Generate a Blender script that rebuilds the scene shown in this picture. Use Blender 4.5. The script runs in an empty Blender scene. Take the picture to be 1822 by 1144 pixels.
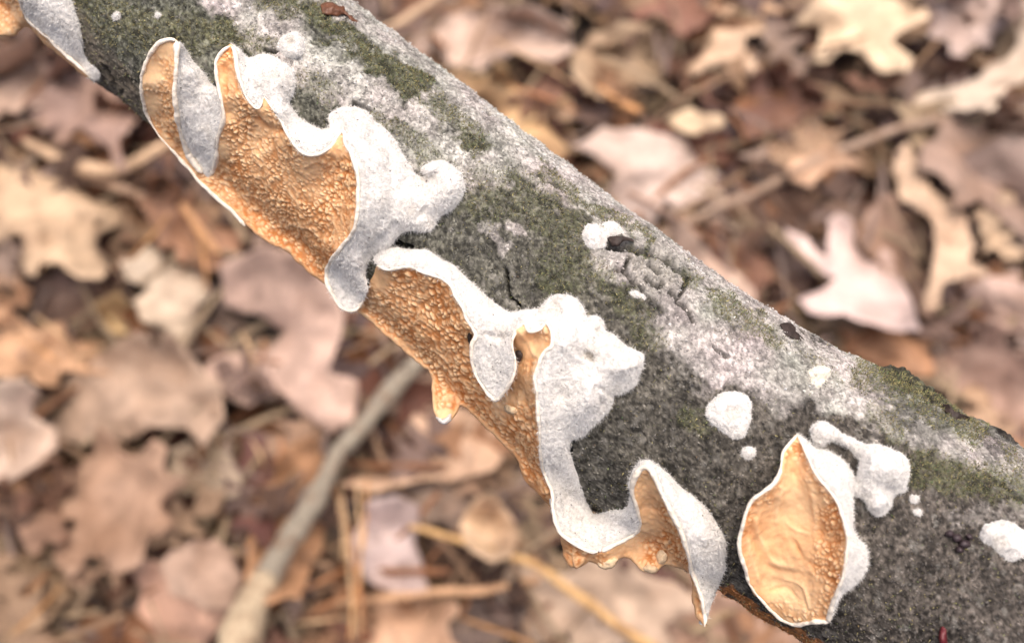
import bpy, math, random
import numpy as np
from mathutils import Vector, Matrix
from mathutils.bvhtree import BVHTree
from mathutils.geometry import delaunay_2d_cdt

scene = bpy.context.scene
COL = scene.collection
random.seed(7)
RNG = np.random.default_rng(11)

# ------------------------------------------------------------------ camera, world, sun, exposure
W_PX, H_PX = 1822.0, 1144.0
HFOV = math.radians(50.0)
F = W_PX / (2 * math.tan(HFOV / 2))
PITCH = math.radians(25.0)                 # tilt away from straight down
CAM = np.array([0.0, 0.0, 0.70])
cam_d = bpy.data.cameras.new('camera')
cam = bpy.data.objects.new('camera', cam_d)
COL.objects.link(cam)
cam.location = CAM
cam.rotation_euler = (PITCH, 0, 0)
cam_d.sensor_width = 36.0
cam_d.angle = HFOV
cam_d.clip_start = 0.01
cam_d.clip_end = 60
cam_d.dof.use_dof = True
cam_d.dof.focus_distance = 0.176
cam_d.dof.aperture_fstop = cam_d.lens / 2.8
scene.camera = cam

SUN_EL, SUN_AZ = math.radians(83), math.radians(20)   # azimuth from +Y towards +X
world = bpy.data.worlds.new('World')
scene.world = world
world.use_nodes = True
wn = world.node_tree
sky = wn.nodes.new('ShaderNodeTexSky')
sky.sky_type = 'NISHITA'
sky.sun_disc = False
sky.sun_elevation = SUN_EL
sky.sun_rotation = SUN_AZ
sky.air_density = 0.7
sky.dust_density = 9.0
sky.ozone_density = 0.3
wn.links.new(sky.outputs[0], wn.nodes['Background'].inputs[0])
wn.nodes['Background'].inputs[1].default_value = 0.14
sun_d = bpy.data.lights.new('sun', 'SUN')
sun_d.energy = 1.1
sun_d.angle = math.radians(60)
sun_d.color = (1.0, 0.94, 0.87)
sun = bpy.data.objects.new('sun', sun_d)
COL.objects.link(sun)
sdir = Vector((math.sin(SUN_AZ) * math.cos(SUN_EL), math.cos(SUN_AZ) * math.cos(SUN_EL), math.sin(SUN_EL)))
sun.rotation_euler = sdir.to_track_quat('Z', 'Y').to_euler()
sun.location = (0.3, 1, 2)
scene.view_settings.view_transform = 'Standard'
scene.view_settings.look = 'None'
scene.view_settings.exposure = 0.69
scene.view_settings.gamma = 1.0
scene.view_settings.use_curve_mapping = False

# ------------------------------------------------------------------ maths helpers
cp, sp_ = math.cos(PITCH), math.sin(PITCH)
ROT = np.array([[1, 0, 0], [0, cp, -sp_], [0, sp_, cp]])


def at(px, py, depth):
    px = np.asarray(px, float); py = np.asarray(py, float); depth = np.asarray(depth, float)
    d = np.stack(np.broadcast_arrays((px - W_PX / 2) / F * depth, -(py - H_PX / 2) / F * depth, -depth), -1)
    return d @ ROT.T + CAM


def project(P):
    q = (np.asarray(P) - CAM) @ ROT
    d = -q[..., 2]
    return q[..., 0] / d * F + W_PX / 2, -q[..., 1] / d * F + H_PX / 2, d


def on_ground(px, py, z=0.0):
    d = at(px, py, 1.0) - CAM
    t = (z - CAM[2]) / d[..., 2]
    return CAM + d * t[..., None]


def _h(ix, iy, iz, seed):
    ix = ix.astype(np.int64); iy = iy.astype(np.int64); iz = iz.astype(np.int64)
    h = (ix * 374761393 + iy * 668265263 + iz * 2147483647 + seed * 1274126177) & 0xFFFFFFFF
    h = ((h ^ (h >> 13)) * 1274126177) & 0xFFFFFFFF
    h = ((h ^ (h >> 16)) * 2246822519) & 0xFFFFFFFF
    h ^= h >> 15
    return (h & 0xFFFFFF) / float(0xFFFFFF)


def vnoise(P, seed=0):
    i = np.floor(P); f = P - i
    u = f * f * (3 - 2 * f)
    out = 0
    for dx in (0, 1):
        wx = u[:, 0] if dx else 1 - u[:, 0]
        for dy in (0, 1):
            wy = u[:, 1] if dy else 1 - u[:, 1]
            for dz in (0, 1):
                wz = u[:, 2] if dz else 1 - u[:, 2]
                out = out + wx * wy * wz * _h(i[:, 0] + dx, i[:, 1] + dy, i[:, 2] + dz, seed)
    return out


def fbm(P, seed=0, octaves=4):
    s, a, t = 0, 1.0, 0
    for k in range(octaves):
        s = s + a * vnoise(P * (2.03 ** k) + k * 7.3, seed + k)
        t += a
        a *= 0.5
    return s / t * 2 - 1


def worley(P, seed=0):
    i = np.floor(P); f = P - i
    f1 = np.full(len(P), 9.0); f2 = np.full(len(P), 9.0); cid = np.zeros(len(P))
    for dx in (-1, 0, 1):
        for dy in (-1, 0, 1):
            for dz in (-1, 0, 1):
                a, b, c = i[:, 0] + dx, i[:, 1] + dy, i[:, 2] + dz
                jx = dx + _h(a, b, c, seed) - f[:, 0]
                jy = dy + _h(a, b, c, seed + 1) - f[:, 1]
                jz = dz + _h(a, b, c, seed + 2) - f[:, 2]
                d = np.sqrt(jx * jx + jy * jy + jz * jz)
                n = d < f1
                f2 = np.where(n, f1, np.minimum(f2, d))
                cid = np.where(n, _h(a, b, c, seed + 3), cid)
                f1 = np.where(n, d, f1)
    return f1, f2, cid


def sstep(a, b, x):
    t = np.clip((x - a) / (b - a), 0, 1)
    return t * t * (3 - 2 * t)


def catmull(P, step, closed=False):
    P = np.asarray(P, float)
    n = len(P); out = []
    segs = n if closed else n - 1
    for i in range(segs):
        if closed:
            p0, p1, p2, p3 = P[i - 1], P[i], P[(i + 1) % n], P[(i + 2) % n]
        else:
            p1, p2 = P[i], P[i + 1]
            p0 = P[i - 1] if i > 0 else 2 * p1 - p2
            p3 = P[i + 2] if i + 2 < n else 2 * p2 - p1
        m = max(1, int(round(np.linalg.norm((p2 - p1)[:2]) / step)))
        for k in range(m):
            t = k / m
            out.append(0.5 * (2 * p1 + (p2 - p0) * t + (2 * p0 - 5 * p1 + 4 * p2 - p3) * t * t + (3 * p1 - p0 - 3 * p2 + p3) * t ** 3))
    if not closed:
        out.append(P[-1])
    return np.array(out)


def seg_dist(Q, poly, closed=True):
    best = np.full(len(Q), 1e9)
    n = len(poly)
    for i in range(n if closed else n - 1):
        a, b = poly[i][:2], poly[(i + 1) % n][:2]
        ab = b - a
        t = np.clip(((Q - a) @ ab) / max(ab @ ab, 1e-9), 0, 1)
        d = Q - (a + t[:, None] * ab)
        best = np.minimum(best, d[:, 0] ** 2 + d[:, 1] ** 2)
    return np.sqrt(best)


def inside(Q, poly):
    c = np.zeros(len(Q), bool)
    n = len(poly)
    for i in range(n):
        x1, y1 = poly[i][:2]; x2, y2 = poly[(i + 1) % n][:2]
        if y1 == y2:
            continue
        m = ((y1 > Q[:, 1]) != (y2 > Q[:, 1])) & (Q[:, 0] < (x2 - x1) * (Q[:, 1] - y1) / (y2 - y1) + x1)
        c ^= m
    return c


def fill_poly(poly, sp):
    """triangulated polygon: boundary points first, then a jittered hex grid inside"""
    poly = np.asarray(poly, float)[:, :2]
    lo, hi = poly.min(0), poly.max(0)
    ys = np.arange(lo[1], hi[1], sp * 0.87)
    pts = []
    for k, y in enumerate(ys):
        xs = np.arange(lo[0] + (k % 2) * sp * 0.5, hi[0], sp)
        pts.append(np.stack([xs, np.full(len(xs), y)], -1))
    Q = np.concatenate(pts)
    Q = Q + RNG.uniform(-0.13, 0.13, Q.shape) * sp
    Q = Q[inside(Q, poly)]
    if len(Q):
        Q = Q[seg_dist(Q, poly) > sp * 0.45]
    allp = np.concatenate([poly, Q]) if len(Q) else poly
    n = len(poly)
    v, e, f, *_ = delaunay_2d_cdt([Vector(p) for p in allp], [(i, (i + 1) % n) for i in range(n)], [], 1, 1e-6)
    return np.array([list(p) for p in v]), [tuple(x) for x in f]


def tps(ctrl, Q):
    """smooth height field through scattered control points (thin-plate spline)"""
    C = np.asarray(ctrl, float)
    key = {}
    for c in C:
        key[(round(c[0]), round(c[1]))] = c
    C = np.array(list(key.values()))
    s = 100.0
    X = C[:, :2] / s; Z = C[:, 2]
    n = len(X)
    def ker(r2):
        return np.where(r2 > 1e-12, r2 * np.log(r2 + 1e-12), 0)
    K = ker(((X[:, None] - X[None]) ** 2).sum(-1)) + np.eye(n) * 0.004
    A = np.zeros((n + 3, n + 3))
    A[:n, :n] = K; A[:n, n] = 1; A[:n, n + 1:] = X; A[n, :n] = 1; A[n + 1:, :n] = X.T
    w = np.linalg.solve(A, np.concatenate([Z, np.zeros(3)]))
    out = np.zeros(len(Q))
    for a in range(0, len(Q), 8000):
        q = Q[a:a + 8000] / s
        out[a:a + 8000] = ker(((q[:, None] - X[None]) ** 2).sum(-1)) @ w[:n] + w[n] + q @ w[n + 1:]
    return np.clip(out, Z.min() - 0.8, Z.max() + 0.8)


# ------------------------------------------------------------------ object helpers
def mesh_obj(name, V, Fc, mat, parent=None, smooth=True, attrs=None):
    me = bpy.data.meshes.new(name)
    me.from_pydata(np.asarray(V).tolist(), [], Fc if isinstance(Fc, list) else Fc.tolist())
    if smooth:
        me.polygons.foreach_set('use_smooth', [True] * len(me.polygons))
    if attrs:
        for k, a in attrs.items():
            a = np.asarray(a, dtype=np.float32)
            if a.ndim == 2:
                if a.shape[1] == 3:
                    a = np.concatenate([a, np.ones((len(a), 1), np.float32)], 1)
                at_ = me.attributes.new(k, 'FLOAT_COLOR', 'POINT')
                at_.data.foreach_set('color', a.ravel())
            else:
                at_ = me.attributes.new(k, 'FLOAT', 'POINT')
                at_.data.foreach_set('value', a)
    me.materials.append(mat)
    me.update()
    o = bpy.data.objects.new(name, me)
    COL.objects.link(o)
    if parent is not None:
        o.parent = parent
    return o


def thing(name, label, cat, group=None):
    o = bpy.data.objects.new(name, None)
    COL.objects.link(o)
    o.empty_display_size = 0.01
    tag(o, label, cat, group)
    return o


def tag(o, label=None, cat=None, group=None, kind=None):
    if label: o['label'] = label
    if cat: o['category'] = cat
    if group: o['group'] = group
    if kind: o['kind'] = kind
    return o


def vnormals(V, T):
    T = np.asarray(T)
    n = np.cross(V[T[:, 1]] - V[T[:, 0]], V[T[:, 2]] - V[T[:, 0]])
    N = np.zeros_like(V)
    for k in range(3):
        np.add.at(N, T[:, k], n)
    return N / np.maximum(np.linalg.norm(N, axis=1, keepdims=True), 1e-12)


# ------------------------------------------------------------------ materials
class NT:
    def __init__(self, name):
        self.m = bpy.data.materials.new(name)
        self.m.use_nodes = True
        self.t = self.m.node_tree
        self.b = self.t.nodes['Principled BSDF']
    def n(self, kind, **kw):
        x = self.t.nodes.new('ShaderNode' + kind)
        for k, v in kw.items():
            if k.startswith('i_'):
                x.inputs[k[2:].replace('_', ' ')].default_value = v
            else:
                setattr(x, k, v)
        return x
    def l(self, a, b):
        self.t.links.new(a, b)
    def mix(self, mode, fac, a, b):
        x = self.n('Mix', data_type='RGBA', blend_type=mode)
        for s, v in ((0, fac), (6, a), (7, b)):
            if isinstance(v, (int, float)):
                x.inputs[s].default_value = v
            elif isinstance(v, tuple):
                x.inputs[s].default_value = (*v, 1)
            else:
                self.l(v, x.inputs[s])
        return x.outputs[2]
    def ramp(self, fac, stops):
        x = self.n('ValToRGB')
        r = x.color_ramp
        while len(r.elements) < len(stops):
            r.elements.new(0.5)
        for e, (p, c) in zip(r.elements, stops):
            e.position = p
            e.color = (*c, 1) if isinstance(c, tuple) else (c, c, c, 1)
        self.l(fac, x.inputs[0])
        return x.outputs[0]
    def noise(self, scale, detail=4, rough=0.6, vec=None):
        x = self.n('TexNoise')
        x.inputs['Scale'].default_value = scale
        x.inputs['Detail'].default_value = detail
        x.inputs['Roughness'].default_value = rough
        if vec is None:
            if not hasattr(self, 'tc'):
                self.tc = self.n('TexCoord').outputs['Object']
            vec = self.tc
        self.l(vec, x.inputs['Vector'])
        return x.outputs['Fac']
    def bump(self, h, dist, strength=1.0):
        x = self.n('Bump')
        x.inputs['Strength'].default_value = strength
        x.inputs['Distance'].default_value = dist
        self.l(h, x.inputs['Height'])
        self.l(x.outputs[0], self.b.inputs['Normal'])


def mat_bark():
    k = NT('bark')
    a = k.n('Attribute', attribute_name='col').outputs['Color']
    n1 = k.noise(1900, 3, 0.7)
    n2 = k.noise(900, 3, 0.6)
    c = k.mix('MULTIPLY', 1.0, a, k.ramp(n1, [(0.33, 0.68), (0.68, 1.22)]))
    c = k.mix('MULTIPLY', 0.6, c, k.ramp(n2, [(0.35, 0.6), (0.65, 1.25)]))
    k.l(c, k.b.inputs['Base Color'])
    k.b.inputs['Roughness'].default_value = 0.9
    k.b.inputs['Specular IOR Level'].default_value = 0.25
    k.bump(n1, 0.00025, 0.8)
    return k.m


def mat_felt():
    k = NT('white_felt')
    a = k.n('Attribute', attribute_name='tint').outputs['Fac']
    n = k.noise(1400, 4, 0.65)
    base = k.mix('MIX', a, (0.765, 0.74, 0.71), (0.46, 0.42, 0.37))
    c = k.mix('MULTIPLY', 0.8, base, k.ramp(n, [(0.32, 0.72), (0.6, 1.1)]))
    k.l(c, k.b.inputs['Base Color'])
    k.b.inputs['Roughness'].default_value = 1.0
    k.b.inputs['Specular IOR Level'].default_value = 0.1
    k.b.inputs['Subsurface Weight'].default_value = 0.12
    k.b.inputs['Subsurface Radius'].default_value = (1.0, 0.8, 0.7)
    k.b.inputs['Subsurface Scale'].default_value = 0.0006
    k.bump(n, 0.0006, 1.0)
    return k.m


def mat_pores():
    k = NT('pore_skin')
    tip = k.n('Attribute', attribute_name='tip').outputs['Fac']
    tone = k.n('Attribute', attribute_name='tone').outputs['Fac']
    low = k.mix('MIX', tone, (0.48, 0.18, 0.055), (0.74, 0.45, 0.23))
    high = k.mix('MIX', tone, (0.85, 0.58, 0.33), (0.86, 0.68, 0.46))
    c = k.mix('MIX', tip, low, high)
    n = k.noise(700, 3, 0.6)
    c = k.mix('MULTIPLY', 0.6, c, k.ramp(n, [(0.3, 0.8), (0.7, 1.15)]))
    k.l(c, k.b.inputs['Base Color'])
    k.b.inputs['Roughness'].default_value = 0.85
    k.b.inputs['Specular IOR Level'].default_value = 0.1
    k.b.inputs['Subsurface Weight'].default_value = 0.12
    k.b.inputs['Subsurface Radius'].default_value = (1.0, 0.5, 0.2)
    k.b.inputs['Subsurface Scale'].default_value = 0.0005
    k.bump(n, 0.00012, 0.5)
    return k.m


def mat_obj(name, rough=0.7, scale=60, veins=False, bump=0.002, lo=0.6, hi=1.25, sheen=0.3):
    """colour comes from the object's own colour; noise gives mottling"""
    k = NT(name)
    oi = k.n('ObjectInfo')
    n = k.noise(scale, 6, 0.68)
    c = k.mix('MULTIPLY', 1.0, oi.outputs['Color'], k.ramp(n, [(0.3, lo), (0.7, hi)]))
    n3 = k.noise(scale * 0.35, 2, 0.5)
    c = k.mix('MIX', k.ramp(n3, [(0.48, 0.0), (0.72, 0.6)]), c, (0.16, 0.08, 0.04))
    k.l(c, k.b.inputs['Base Color'])
    k.b.inputs['Roughness'].default_value = rough
    k.b.inputs['Specular IOR Level'].default_value = sheen
    k.bump(n, bump, 0.6)
    return k.m


def mat_plain(name, colr, rough=0.8, scale=500, lo=0.7, hi=1.25, bump=0.0002):
    k = NT(name)
    n = k.noise(scale, 4, 0.6)
    c = k.mix('MULTIPLY', 1.0, colr, k.ramp(n, [(0.3, lo), (0.7, hi)]))
    k.l(c, k.b.inputs['Base Color'])
    k.b.inputs['Roughness'].default_value = rough
    k.bump(n, bump, 0.7)
    return k.m


M_BARK = mat_bark()
M_FELT = mat_felt()
M_PORE = mat_pores()
M_LEAF = mat_obj('dry_leaf', rough=0.6)
M_TWIG = mat_obj('twig_bark', rough=0.8, scale=300, bump=0.001)
M_SOIL = mat_plain('dark_soil', (0.028, 0.02, 0.015), 0.95, 90, 0.5, 1.5, 0.004)
M_FLAKE = mat_plain('brown_flake', (0.12, 0.045, 0.02), 0.5, 900)
M_FLAKE_AND_SHADE = mat_plain('dark_flake_and_shade', (0.03, 0.018, 0.014), 0.7, 900)  # bark flakes and grit; also the painted shade of hole and slit
M_WOOD = mat_plain('bare_wood', (0.42, 0.17, 0.055), 0.7, 900)
M_FIBRE = mat_plain('white_fibre', (0.82, 0.80, 0.77), 1.0, 2500, 0.65, 1.12)
M_MARGIN = mat_plain('cream_margin', (0.80, 0.72, 0.61), 0.9, 1500, 0.82, 1.12, 0.0003)
M_CREAMY = mat_plain('pale_cream_tissue', (0.80, 0.74, 0.60), 0.9, 1400, 0.75, 1.1, 0.0004)
M_CREAM = mat_plain('cream_tissue', (0.72, 0.54, 0.34), 0.8, 1400, 0.8, 1.1, 0.0003)
M_BUD = mat_plain('purple_bud', (0.045, 0.03, 0.034), 0.5, 1200)


def mat_attr(name, rough=0.9):
    k = NT(name)
    a = k.n('Attribute', attribute_name='col').outputs['Color']
    k.l(a, k.b.inputs['Base Color'])
    k.b.inputs['Roughness'].default_value = rough
    return k.m


M_CRUMB = mat_attr('lichen_crumb')

# ------------------------------------------------------------------ the branch
AX = [(100, -160, 184, .209), (296, -3, 190, .205), (560, 203, 197, .201), (829, 424, 209, .197), (1099, 652, 231, .191),
      (1397, 846, 234, .186), (1576, 950, 240, .183), (1850, 1105, 250, .178)]
axP = [at(a[0], a[1], a[3]) for a in AX]
axR = [a[2] * a[3] / F for a in AX]
dl = (axP[0] - axP[1]) / np.linalg.norm(axP[0] - axP[1])
dr = (axP[-1] - axP[-2]) / np.linalg.norm(axP[-1] - axP[-2])
left = [(axP[0] + dl * 0.42 + np.array([0, 0, .05]), .018), (axP[0] + dl * 0.2 + np.array([0, 0, .015]), .0188), (axP[0] + dl * 0.07, .0193)]
right = [(axP[-1] + dr * 0.07, .0233)]
p = axP[-1] + dr * 0.07
for (dx, z, r) in ((0.16, .36, .024), (0.36, .20, .025), (0.55, .05, .026), (0.68, -.01, .027)):
    q = p + dr * dx
    q[2] = z
    right.append((q, r))
CP = [x for x, _ in left] + axP + [x for x, _ in right]
CR = [x for _, x in left] + axR + [x for _, x in right]
ctrl4 = np.array([list(a) + [b] for a, b in zip(CP, CR)])


def spline4(C, i, t):
    n = len(C)
    p1, p2 = C[i], C[i + 1]
    p0 = C[i - 1] if i > 0 else 2 * p1 - p2
    p3 = C[i + 2] if i + 2 < n else 2 * p2 - p1
    return 0.5 * (2 * p1 + (p2 - p0) * t + (2 * p0 - 5 * p1 + 4 * p2 - p3) * t * t + (3 * p1 - p0 - 3 * p2 + p3) * t ** 3)


samples = []
for i in range(len(ctrl4) - 1):
    L = np.linalg.norm(ctrl4[i + 1][:3] - ctrl4[i][:3])
    dense = 3 <= i < 3 + len(AX) - 1
    near = i in (2, 3 + len(AX) - 1)
    m = max(2, int(L / (0.00029 if dense else (0.0006 if near else 0.003))))
    for k in range(m):
        samples.append(spline4(ctrl4, i, k / m))
samples.append(ctrl4[-1])
S = np.array(samples)
TAN = np.gradient(S[:, :3], axis=0)
TAN /= np.linalg.norm(TAN, axis=1, keepdims=True)
to_cam = CAM - S[:, :3]
# keep the seam-free "front" direction fixed far away from the camera
fwd = np.array([0, -sp_, cp])
e1 = np.repeat(fwd[None], len(S), 0)
e1 -= (e1 * TAN).sum(1, keepdims=True) * TAN
e1 /= np.linalg.norm(e1, axis=1, keepdims=True)
e2 = np.cross(TAN, e1)
th_front = np.linspace(-math.radians(112), math.radians(112), 400)
th_back = np.linspace(math.radians(112), math.radians(248), 52)[1:-1]
TH = np.concatenate([th_front, th_back])
NTH = len(TH); NR = len(S)
DIRS = e1[:, None, :] * np.cos(TH)[None, :, None] + e2[:, None, :] * np.sin(TH)[None, :, None]
arc = np.concatenate([[0], np.cumsum(np.linalg.norm(np.diff(S[:, :3], axis=0), axis=1))])
Pn0 = (S[:, None, :3] + DIRS * S[:, None, 3:4]).reshape(-1, 3)
rad = np.repeat(S[:, 3], NTH)
rad = rad + 0.0007 * fbm(Pn0 * 55, 3, 3) + 0.0003 * fbm(Pn0 * 190, 5, 2)
DF = DIRS.reshape(-1, 3); SF = np.repeat(S[:, :3], NTH, axis=0)
smooth_P = SF + DF * rad[:, None]


def ring_faces(nr, nt):
    i = np.arange(nr - 1)[:, None]; j = np.arange(nt)[None]
    a = i * nt + j; b = i * nt + (j + 1) % nt
    return np.stack([a, b, b + nt, a + nt], -1).reshape(-1, 4)


def low_bvh(P):
    G = P.reshape(NR, NTH, 3)[::4, ::4]
    fc = ring_faces(G.shape[0], G.shape[1])
    return BVHTree.FromPolygons(G.reshape(-1, 3).tolist(), fc.tolist())


bvh = low_bvh(smooth_P)


def near_pt(px, py):
    """point of the bark at a pixel: the ray's hit, else the nearest bark"""
    d = Vector(at(px, py, 1.0) - CAM).normalized()
    h = bvh.ray_cast(Vector(CAM), d)
    if h[0] is not None:
        return np.array(h[0])
    ap = np.array([[a[0], a[1]] for a in AX]); k = np.argmin(((ap - [px, py]) ** 2).sum(1))
    return np.array(bvh.find_nearest(Vector(at(px, py, AX[k][3])))[0])


# knots and swellings
for (px, py, w, hgt) in ((1590, 660, .0055, .0018), (1650, 690, .006, .0010), (1772, 775, .0030, .0016), (1605, 655, .0025, .0007), (1668, 700, .002, .0006), (1730, 748, .0018, .0007),
                         (1160, 470, .006, .0012), (1165, 478, .0022, -.0013), (1640, 760, .012, .0012), (150, 130, .006, .0008), (1240, 560, .009, .0006)):
    c = near_pt(px, py)
    d2 = ((smooth_P - c) ** 2).sum(1)
    rad = rad + hgt * np.exp(-d2 / (w * w) * 0.9)
smooth_P = SF + DF * rad[:, None]
bvh = low_bvh(smooth_P)

VX, VY, VD = project(smooth_P)
front = ((CAM - smooth_P) * DF).sum(1) > 0
PXY = np.stack([VX, VY], -1)
vis = (VX > -700) & (VX < 2800) & (VY > -900) & (VY < 1900) & (((CAM - smooth_P) * DF).sum(1) > -0.03)
vi = np.nonzero(vis)[0]
Q = PXY[vi]
QP = smooth_P[vi]
warp = np.stack([fbm(QP * 420, 31, 3), fbm(QP * 420, 41, 3)], -1) * 26 + np.stack([fbm(QP * 1100, 32, 2), fbm(QP * 1100, 42, 2)], -1) * 6
Qw = Q + warp


def strokes(lst, soft=0.45):
    m = np.zeros(len(Q))
    for pts, w, s in lst:
        pts = np.array(pts, float)
        if len(pts) == 1:
            pts = np.concatenate([pts, pts + 0.1])
        d = seg_dist(Qw, pts, closed=False) / w
        m = np.maximum(m, s * (1 - sstep(1 - soft, 1 + soft, d)))
    return m


LIGHT = [([(560, -30), (640, 10), (760, 90), (880, 190), (1000, 290), (1130, 395), (1240, 480), (1340, 560), (1440, 640), (1530, 680)], 40, 1.0),
         ([(380, -20), (440, 20), (500, 40)], 34, .85), ([(330, -60), (500, -60)], 50, .9),
         ([(480, 75), (560, 125), (620, 150), (690, 205), (750, 260), (800, 285)], 42, .95),
         ([(620, 80), (560, 100), (530, 90)], 20, .7),
         ([(790, 305), (860, 300), (930, 280), (1010, 330)], 38, 1.0), ([(770, 190), (860, 215), (930, 270)], 34, .9),
         ([(1000, 325), (1070, 385), (1120, 420)], 16, .9), ([(1150, 440), (1190, 470), (1290, 560)], 28, .9),
         ([(1085, 465), (1170, 490), (1240, 550), (1270, 590)], 36, .85),
         ([(1200, 590), (1290, 650), (1370, 650), (1460, 690), (1545, 705)], 42, .95),
         ([(1310, 640), (1400, 700)], 40, .6), ([(1600, 735), (1680, 770), (1740, 800)], 40, .9), ([(1750, 780), (1800, 830), (1850, 880)], 36, .8),
         ([(870, 395), (900, 445)], 12, .7), ([(905, 400), (925, 420)], 8, .6), ([(1000, 870), (1010, 900)], 12, .3), ([(1560, 750), (1540, 800)], 18, .4),
         ([(1700, 930), (1822, 900)], 22, .35), ([(960, 560), (1010, 620)], 14, .3), ([(1180, 640), (1260, 700)], 18, .35)]
MOSS = [([(480, 5), (540, 20), (600, 55), (650, 95), (700, 130), (745, 160)], 23, 1.0),
        ([(775, 185), (810, 215), (850, 262)], 20, .9), ([(680, 215), (730, 250), (770, 280), (800, 320)], 22, .85),
        ([(960, 300), (1010, 340), (1050, 370), (1110, 400), (1150, 425)], 9, 1.0),
        ([(1275, 535), (1330, 570), (1380, 610)], 20, 1.0), ([(1550, 668), (1620, 690), (1700, 740), (1730, 760)], 36, 1.0),
        ([(1640, 830), (1720, 850), (1800, 870)], 38, .9), ([(1790, 820), (1822, 850)], 25, .6), ([(850, 340), (950, 350), (1010, 420), (1000, 490)], 50, .65),
        ([(170, 20), (260, 60), (340, 60)], 45, .6), ([(430, 70), (390, 60), (460, 85)], 28, .9), ([(540, 140), (600, 170)], 24, .7),
        ([(1235, 745), (1250, 755)], 20, .8), ([(1060, 480), (1110, 540), (1160, 600)], 26, .7), ([(640, 205), (700, 235)], 14, .8),
        ([(1570, 740), (1600, 770)], 22, .8), ([(1130, 440), (1200, 470), (1230, 500)], 8, .9), ([(1420, 620), (1530, 700)], 8, .5)]
lm = strokes(LIGHT, .28); mm = strokes(MOSS, 0.5)
brown = strokes([([(140, 90), (200, 160), (290, 235)], 40, 1.0), ([(120, 20), (150, 110)], 26, .8)], .6)
woodm = strokes([([(1285, 1052), (1340, 1088), (1410, 1124), (1470, 1160)], 13, 1.0)], .35)
CRACKS = [([(1075, 437), (1110, 440), (1150, 445), (1185, 462), (1225, 492)], 7), ([(1120, 455), (1112, 480), (1125, 505)], 4), ([(1205, 470), (1222, 500), (1212, 525)], 4), ([(1100, 480), (1130, 500), (1150, 530)], 3.5),
          ([(1150, 500), (1170, 512), (1180, 505)], 4), ([(1195, 520), (1225, 550), (1235, 575)], 4), ([(870, 200), (872, 202)], 4),
          ([(185, 120), (200, 145), (215, 165)], 3), ([(240, 160), (225, 140)], 2.5), ([(630, 188), (655, 197)], 5), ([(470, 88), (492, 93)], 4),
          ([(900, 480), (905, 530), (925, 545)], 2.5), ([(1270, 620), (1290, 635)], 2.5),
          ([(1013, 790), (1018, 840)], 4), ([(690, 430), (725, 440)], 6), ([(1640, 690), (1660, 720)], 3), ([(1755, 770), (1765, 775)], 6), ([(960, 310), (1000, 340)], 2.5),
          ([(1760, 850), (1822, 890)], 3)]
crk = np.zeros(len(Q))
for pts, w in CRACKS:
    d = seg_dist(Q + warp * 0.25, np.array(pts, float), closed=False)
    crk = np.maximum(crk, 1 - sstep(w * 0.5, w * 1.4, d))
# granular, worm-like crust
Rg = QP * 1500
g1 = 1 - np.abs(fbm(Rg * 0.75, 51, 2)) * 2.6
g1 = np.clip(g1, 0, 1)
g2 = fbm(QP * 2600, 61, 2) * 0.5 + 0.5
spk = fbm(QP * 900, 66, 3)
# fibrous grain along the branch
tax = TAN[np.repeat(np.arange(NR), NTH)[vi]]
along = (QP * tax).sum(1, keepdims=True) * tax
fib = fbm((QP - along * 0.85) * 1400, 71, 3)
gx = sstep(0, 1822, Q[:, 0])[:, None]
dark = np.array([0.105, 0.108, 0.086]) * (1 - gx) + np.array([0.078, 0.067, 0.058]) * gx
lightc = np.array([0.40, 0.375, 0.35]); mossc = np.array([0.105, 0.115, 0.055]); brownc = np.array([0.13, 0.105, 0.08])
huev = fbm(QP * 160, 88, 3)[:, None]
lc = lightc * (1 + 0.10 * huev * np.array([1.0, -.2, .6]))
ln = 1 - sstep(0.05, 0.22, np.abs(fbm(QP * 900, 151, 3)))
ln2 = 1 - sstep(0.04, 0.2, np.abs(fbm(QP * 1300, 161, 2)))
col = dark * (0.30 + 0.7 * g1[:, None] * (0.5 + g2[:, None]) + 1.5 * ln2[:, None] * g2[:, None])
# scattered pale specks over the dark crust
sp1 = sstep(0.22, 0.5, spk)[:, None] * 0.5
col = col * (1 - sp1) + np.array([0.20, 0.19, 0.17]) * sp1
lmg = np.clip(lm * 1.25 - 0.35 * (1 - g1) * (0.6 + 0.4 * (1 - lm)) - 0.12 + 0.25 * huev[:, 0], 0, 1)[:, None]
lmg = lmg * (1 - 0.22 * ln[:, None])
col = col * (1 - lmg) + lc * (0.95 + 0.35 * g2[:, None]) * lmg
col = col * (1 - 0.34 * (ln * lm)[:, None])
med = fbm(QP * 260, 171, 3)[:, None]
col = col * (1 + 0.6 * med + 0.35 * fbm(QP * 620, 173, 3)[:, None])
# knot scar: pale swelling with rings and radiating wrinkles
kx, ky = (Q[:, 0] - 1163) * .82 + (Q[:, 1] - 478) * .57, -(Q[:, 0] - 1163) * .57 + (Q[:, 1] - 478) * .82
kr = np.hypot(kx / 1.25, ky) + 3 * fbm(QP * 700, 181, 2)
ka = np.arctan2(ky, kx)
km = 1 - sstep(30, 52, kr)
krad = (1 - sstep(.1, .5, np.abs(np.sin(ka * 9 + 2 * fbm(QP * 500, 182, 2))))) * km * sstep(6, 16, kr)
kcen = 1 - sstep(.5, 1.3, np.hypot((kx - 2) / 14, ky / 5) + .25 * fbm(QP * 900, 183, 2))
col = col * (1 - km[:, None] * .75) + np.array([.33, .31, .28]) * km[:, None] * .75
col = col * (1 - .55 * krad[:, None]) * (1 - .8 * kcen[:, None])
mg = np.clip(mm * (0.5 + 0.6 * g2) - 0.2 * (1 - g1) - .25 * ln2, 0, 1)[:, None] * 0.8
ylw = sstep(300, 760, 900 - Q[:, 0])[:, None]
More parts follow.
